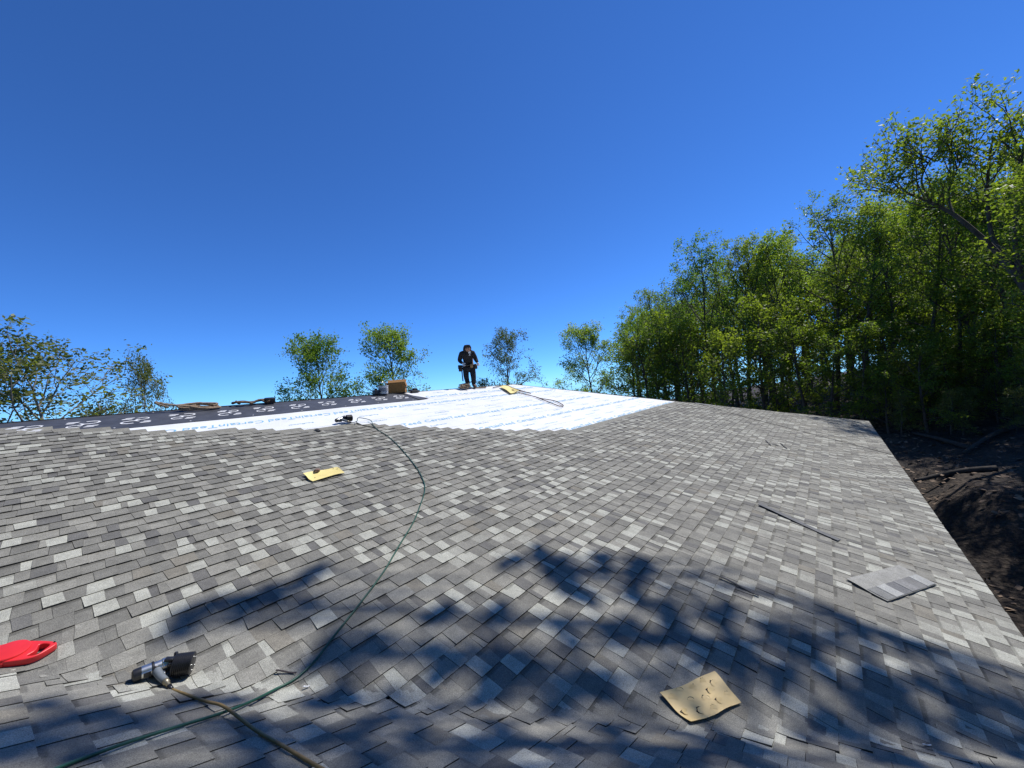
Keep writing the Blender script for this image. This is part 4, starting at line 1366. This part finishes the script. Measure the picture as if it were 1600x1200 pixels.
# the big leaning tree at the right edge
bt = Tree(77, .080, 9, .18); D = 26.0
def bp3(x, y, dd=0.0): return px_at(x, y, D+dd)
base = px_at(1668, 640, D); base.z = gz(base.x, base.y)-.3
trunk = [base, bp3(1655, 560), bp3(1628, 490), bp3(1598, 440), bp3(1568, 405)]
bt.limb(catmull(trunk, 4), .26, .15, 10)
limbs = [([bp3(1568, 405), bp3(1535, 372, -.3), bp3(1490, 335, -.6), bp3(1455, 317, -.8), bp3(1420, 303, -.6), bp3(1385, 300, -.2), bp3(1352, 296)], .11, .03),
         ([bp3(1568, 405), bp3(1548, 360, .4), bp3(1543, 300, .5), bp3(1546, 250, .6), bp3(1552, 215, .6)], .09, .03),
         ([bp3(1598, 440), bp3(1586, 380, -.3), bp3(1590, 300, -.5), bp3(1598, 240, -.5), bp3(1610, 170, -.4)], .09, .03),
         ([bp3(1490, 335, -.6), bp3(1482, 300, .2), bp3(1500, 255, .6), bp3(1512, 232, .8)], .05, .02),
         ([bp3(1455, 317, -.8), bp3(1440, 285, -1.2), bp3(1450, 255, -1.4), bp3(1470, 232, -1.4)], .045, .02),
         ([bp3(1628, 490), bp3(1660, 400, .8), bp3(1690, 300, 1.0), bp3(1700, 200, 1.0)], .10, .03),
         ([bp3(1546, 250, .6), bp3(1575, 205, .9), bp3(1590, 175, 1.2)], .04, .015)]
for pts, r0, r1 in limbs:
    sp = catmull(pts, 4)
    bt.limb(sp, r0, r1, 7)
    n_ = len(sp)
    for k in range(int(n_*.62)):
        f_ = .42+.58*(k+bt.r.random())/(n_*.8); i0 = min(int(f_*(n_-1)), n_-2)
        ax = (sp[i0+1]-sp[i0]).normalized()
        d_ = Vector(bt.r.normal(0, .55, 3))+Vector((0, 0, 1.0))-RGT*.25
        bt.grow(sp[i0], d_, bt.r.uniform(1.3, 2.4), .030, 0, 2, .06, (4, 3), (25, 55), nseg=4)
e = empty('leaning_tree', 'large dark limbed tree arching from the right edge above the woods', 'tree')
e.location = base
for nm, me, mt in (('trunk', bt.branch_mesh(), 'bark'), ('crown', bt.leaf_mesh(), 'leaf_spring')):
    me.transform(Matrix.Translation(-base)); me.materials.append(M[mt])
    o = bpy.data.objects.new(nm, me); COL.objects.link(o); o.parent = e

# tall tree beside the house whose overhanging boughs shade the near shingles
st = Tree(5, .095, 10, .2)
sb = RGT*17.5+FWD*1.0; sb.z = gz(sb.x, sb.y)-.3
top_ = Vector((sb.x, sb.y, 13))-RGT*1.5+FWD*1.5
st.limb(catmull([sb, sb.lerp(top_, .35)+RGT*.3, sb.lerp(top_, .7), top_], 5), .34, .16, 10)
def spot(u, v, L): return surf(u, v)+SUN*L
SHP = [(300, 965), (350, 950), (400, 935), (460, 915), (505, 895), (440, 945), (560, 1000), (530, 1022), (575, 1020), (690, 960), (770, 962), (800, 880), (840, 868), (890, 888), (945, 868), (990, 885), (1000, 915),
       (910, 930), (985, 945), (1050, 962), (1080, 1000), (960, 985), (830, 1035), (1130, 960), (1210, 985), (1250, 1012), (1350, 1042), (1470, 1075), (1530, 1108), (1590, 1120), (1230, 1062), (1350, 1112),
       (1420, 1130), (1560, 1165), (1620, 1160), (1260, 1130), (1330, 1158), (930, 1060), (900, 1085), (770, 1065), (700, 1050), (570, 1110), (510, 1090), 
       (20, 1190), (150, 1185), (330, 1165), (720, 1190), (950, 1170), (520, 1155), (1140, 1175), (890, 905), (930, 890), (860, 885), (1030, 1000), (890, 990), (1300, 1060), (1400, 1095), (1150, 1040), (545, 1010), (60, 1135), (140, 1118), (210, 1125), (290, 1120), (420, 1140), (400, 1195), (600, 1190), (660, 1145), (800, 1150), (870, 1190), (1040, 1195), (1190, 1200), (1420, 1195), (1510, 1195), (-60, 1150), (620, 1260), (800, 1260), (300, 1250), (1000, 1260)]
sr_ = random.Random(41)
SH = []
for p in SHP:
    q_ = at2(*p)
    SH.append((q_[0], q_[1], sr_.uniform(15.5, 19), sr_.uniform(.10, .18), sr_.randint(54, 90)))
hubs = {}
for i, (u, v, L, rad, n_) in enumerate(SH):
    c = spot(u, v, L)
    for _k in range(3):
        st.cluster(c+Vector(st.r.normal(0, rad*.55, 3)), rad*.6, int(n_*.2))
    # twig from the bough to the spray
    for k in range(3):
        a_ = Vector(st.r.normal(0, rad*.7, 3))
        st.limb([c+a_, c+a_*.3+RGT*.3, c+RGT*.9+Vector((0, 0, -.5))], .006, .016, 4)
cen = [spot(1.2, 2.0, 16.5), spot(2.6, 1.0, 17), spot(3.7, .2, 17.5), spot(1.6, .8, 15.8)]
for k, c in enumerate(cen):
    q = top_.lerp(sb, .05*k)
    mid = q.lerp(c, .5)+Vector((0, 0, 1.0))
    st.limb(catmull([q, q.lerp(mid, .5)+Vector((0, 0, .5)), mid, c+RGT*1.2], 5), .10, .02, 7)
for (u, v, L, rad, n_) in SH:
    c = spot(u, v, L)+RGT*.9+Vector((0, 0, -.5))
    h_ = min(cen, key=lambda z_: (z_-c).length)+RGT*1.2
    st.limb([c, c.lerp(h_, .5)+Vector((0, 0, -.1)), h_], .014, .03, 4)
for k in range(14):
    f_ = .55+.45*k/14; q = sb.lerp(top_, f_)
    d_ = Vector(st.r.normal(0, .8, 3))+RGT*1.6-FWD*1.0+Vector((0, 0, .4))
    st.grow(q, d_, st.r.uniform(2.0, 4.0), .06, 0, 2, .1, (5, 4), (30, 60), nseg=5)
st.lp = [q_ for q_ in st.lp if not ((lambda w_: w_ and -40 < w_[0] < 1640 and -40 < w_[1] < 1240)(proj(q_)))]     # boughs hang above the view
e = empty('shade_tree', 'tall tree beside the house casting leaf shadows on the near shingles', 'tree')
e.location = sb
for nm, me, mt in (('trunk', st.branch_mesh(), 'bark'), ('crown', st.leaf_mesh(), 'leaf_green')):
    me.transform(Matrix.Translation(-sb)); me.materials.append(M[mt])
    o = bpy.data.objects.new(nm, me); COL.objects.link(o); o.parent = e

for i in range(22):  # unseen ring of trees, added to keep blue sky light off the roof
    an = R(100+i*8.6+fr.uniform(-3, 3)); d = fr.uniform(13, 22)
    p = FWD*(d*math.cos(an))+RGT*(d*math.sin(an))
    plant('forest_tree', 'tall spring leaved tree around the near side of the house, outside the view', 'trees around the near side of the house', tv[i % 4], 'leaf_green', 'bark', p.x, p.y, fr.uniform(17, 21), fr.uniform(0, 6.28), 1.2)

# fallen logs and branches on the woodland floor
lg = random.Random(9)
for i, (px, py, d, ln, an) in enumerate([(1520, 735, 24, 3.2, .4), (1560, 760, 21, 2.2, 1.9), (1585, 700, 27, 4.0, 2.6)]):
    p = px_at(px, py, d); z = gz(p.x, p.y)
    q = Vector((p.x+ln*math.cos(an), p.y+ln*math.sin(an), 0)); q.z = gz(q.x, q.y)+.12
    p = Vector((p.x, p.y, z+.10))
    o = tube('fallen_log', catmull([p, p.lerp(q, .4)+Vector((.1, .05, .06)), q], 4), [.10-.005*k for k in range(9)], M['log'], None, sides=8)
    tag(o, ['pale fallen log lying on the woodland floor beyond the eave', 'short fallen log nearest the roof edge on the woodland floor', 'long fallen log farthest back under the trees'][i], 'log')
# dead leaves on the floor
R_ = np.random.default_rng(4)
n = 9000
fr_ = R_.uniform(8, 40, n); ri = R_.uniform(10, 48, n)
xy = np.outer(ri, np.array(RGT[:2]))+np.outer(fr_, np.array(FWD[:2]))
zz = np.array([gz(a, b) for a, b in xy])
P = np.c_[xy, zz+.03]
a = R_.normal(0, 1, (n, 3)); a[:, 2] *= .35; a /= np.linalg.norm(a, axis=1)[:, None]
b = np.cross(a, R_.normal(0, .3, (n, 3))+np.array([0, 0, 1])); b /= np.linalg.norm(b, axis=1)[:, None]
L = R_.uniform(.05, .13, n)[:, None]
q = np.stack([P-a*L, P+b*L*.6, P+a*L, P-b*L*.6], 1).reshape(-1, 3)
o = mesh_obj('leaf_litter', q.tolist(), [(4*i, 4*i+1, 4*i+2, 4*i+3) for i in range(n)], mat_plain('dead_leaves', (.20, .14, .095), .9, var=.5, scale=2), None)
tag(o, 'brown dead leaves scattered over the woodland floor', 'leaves', kind='stuff')
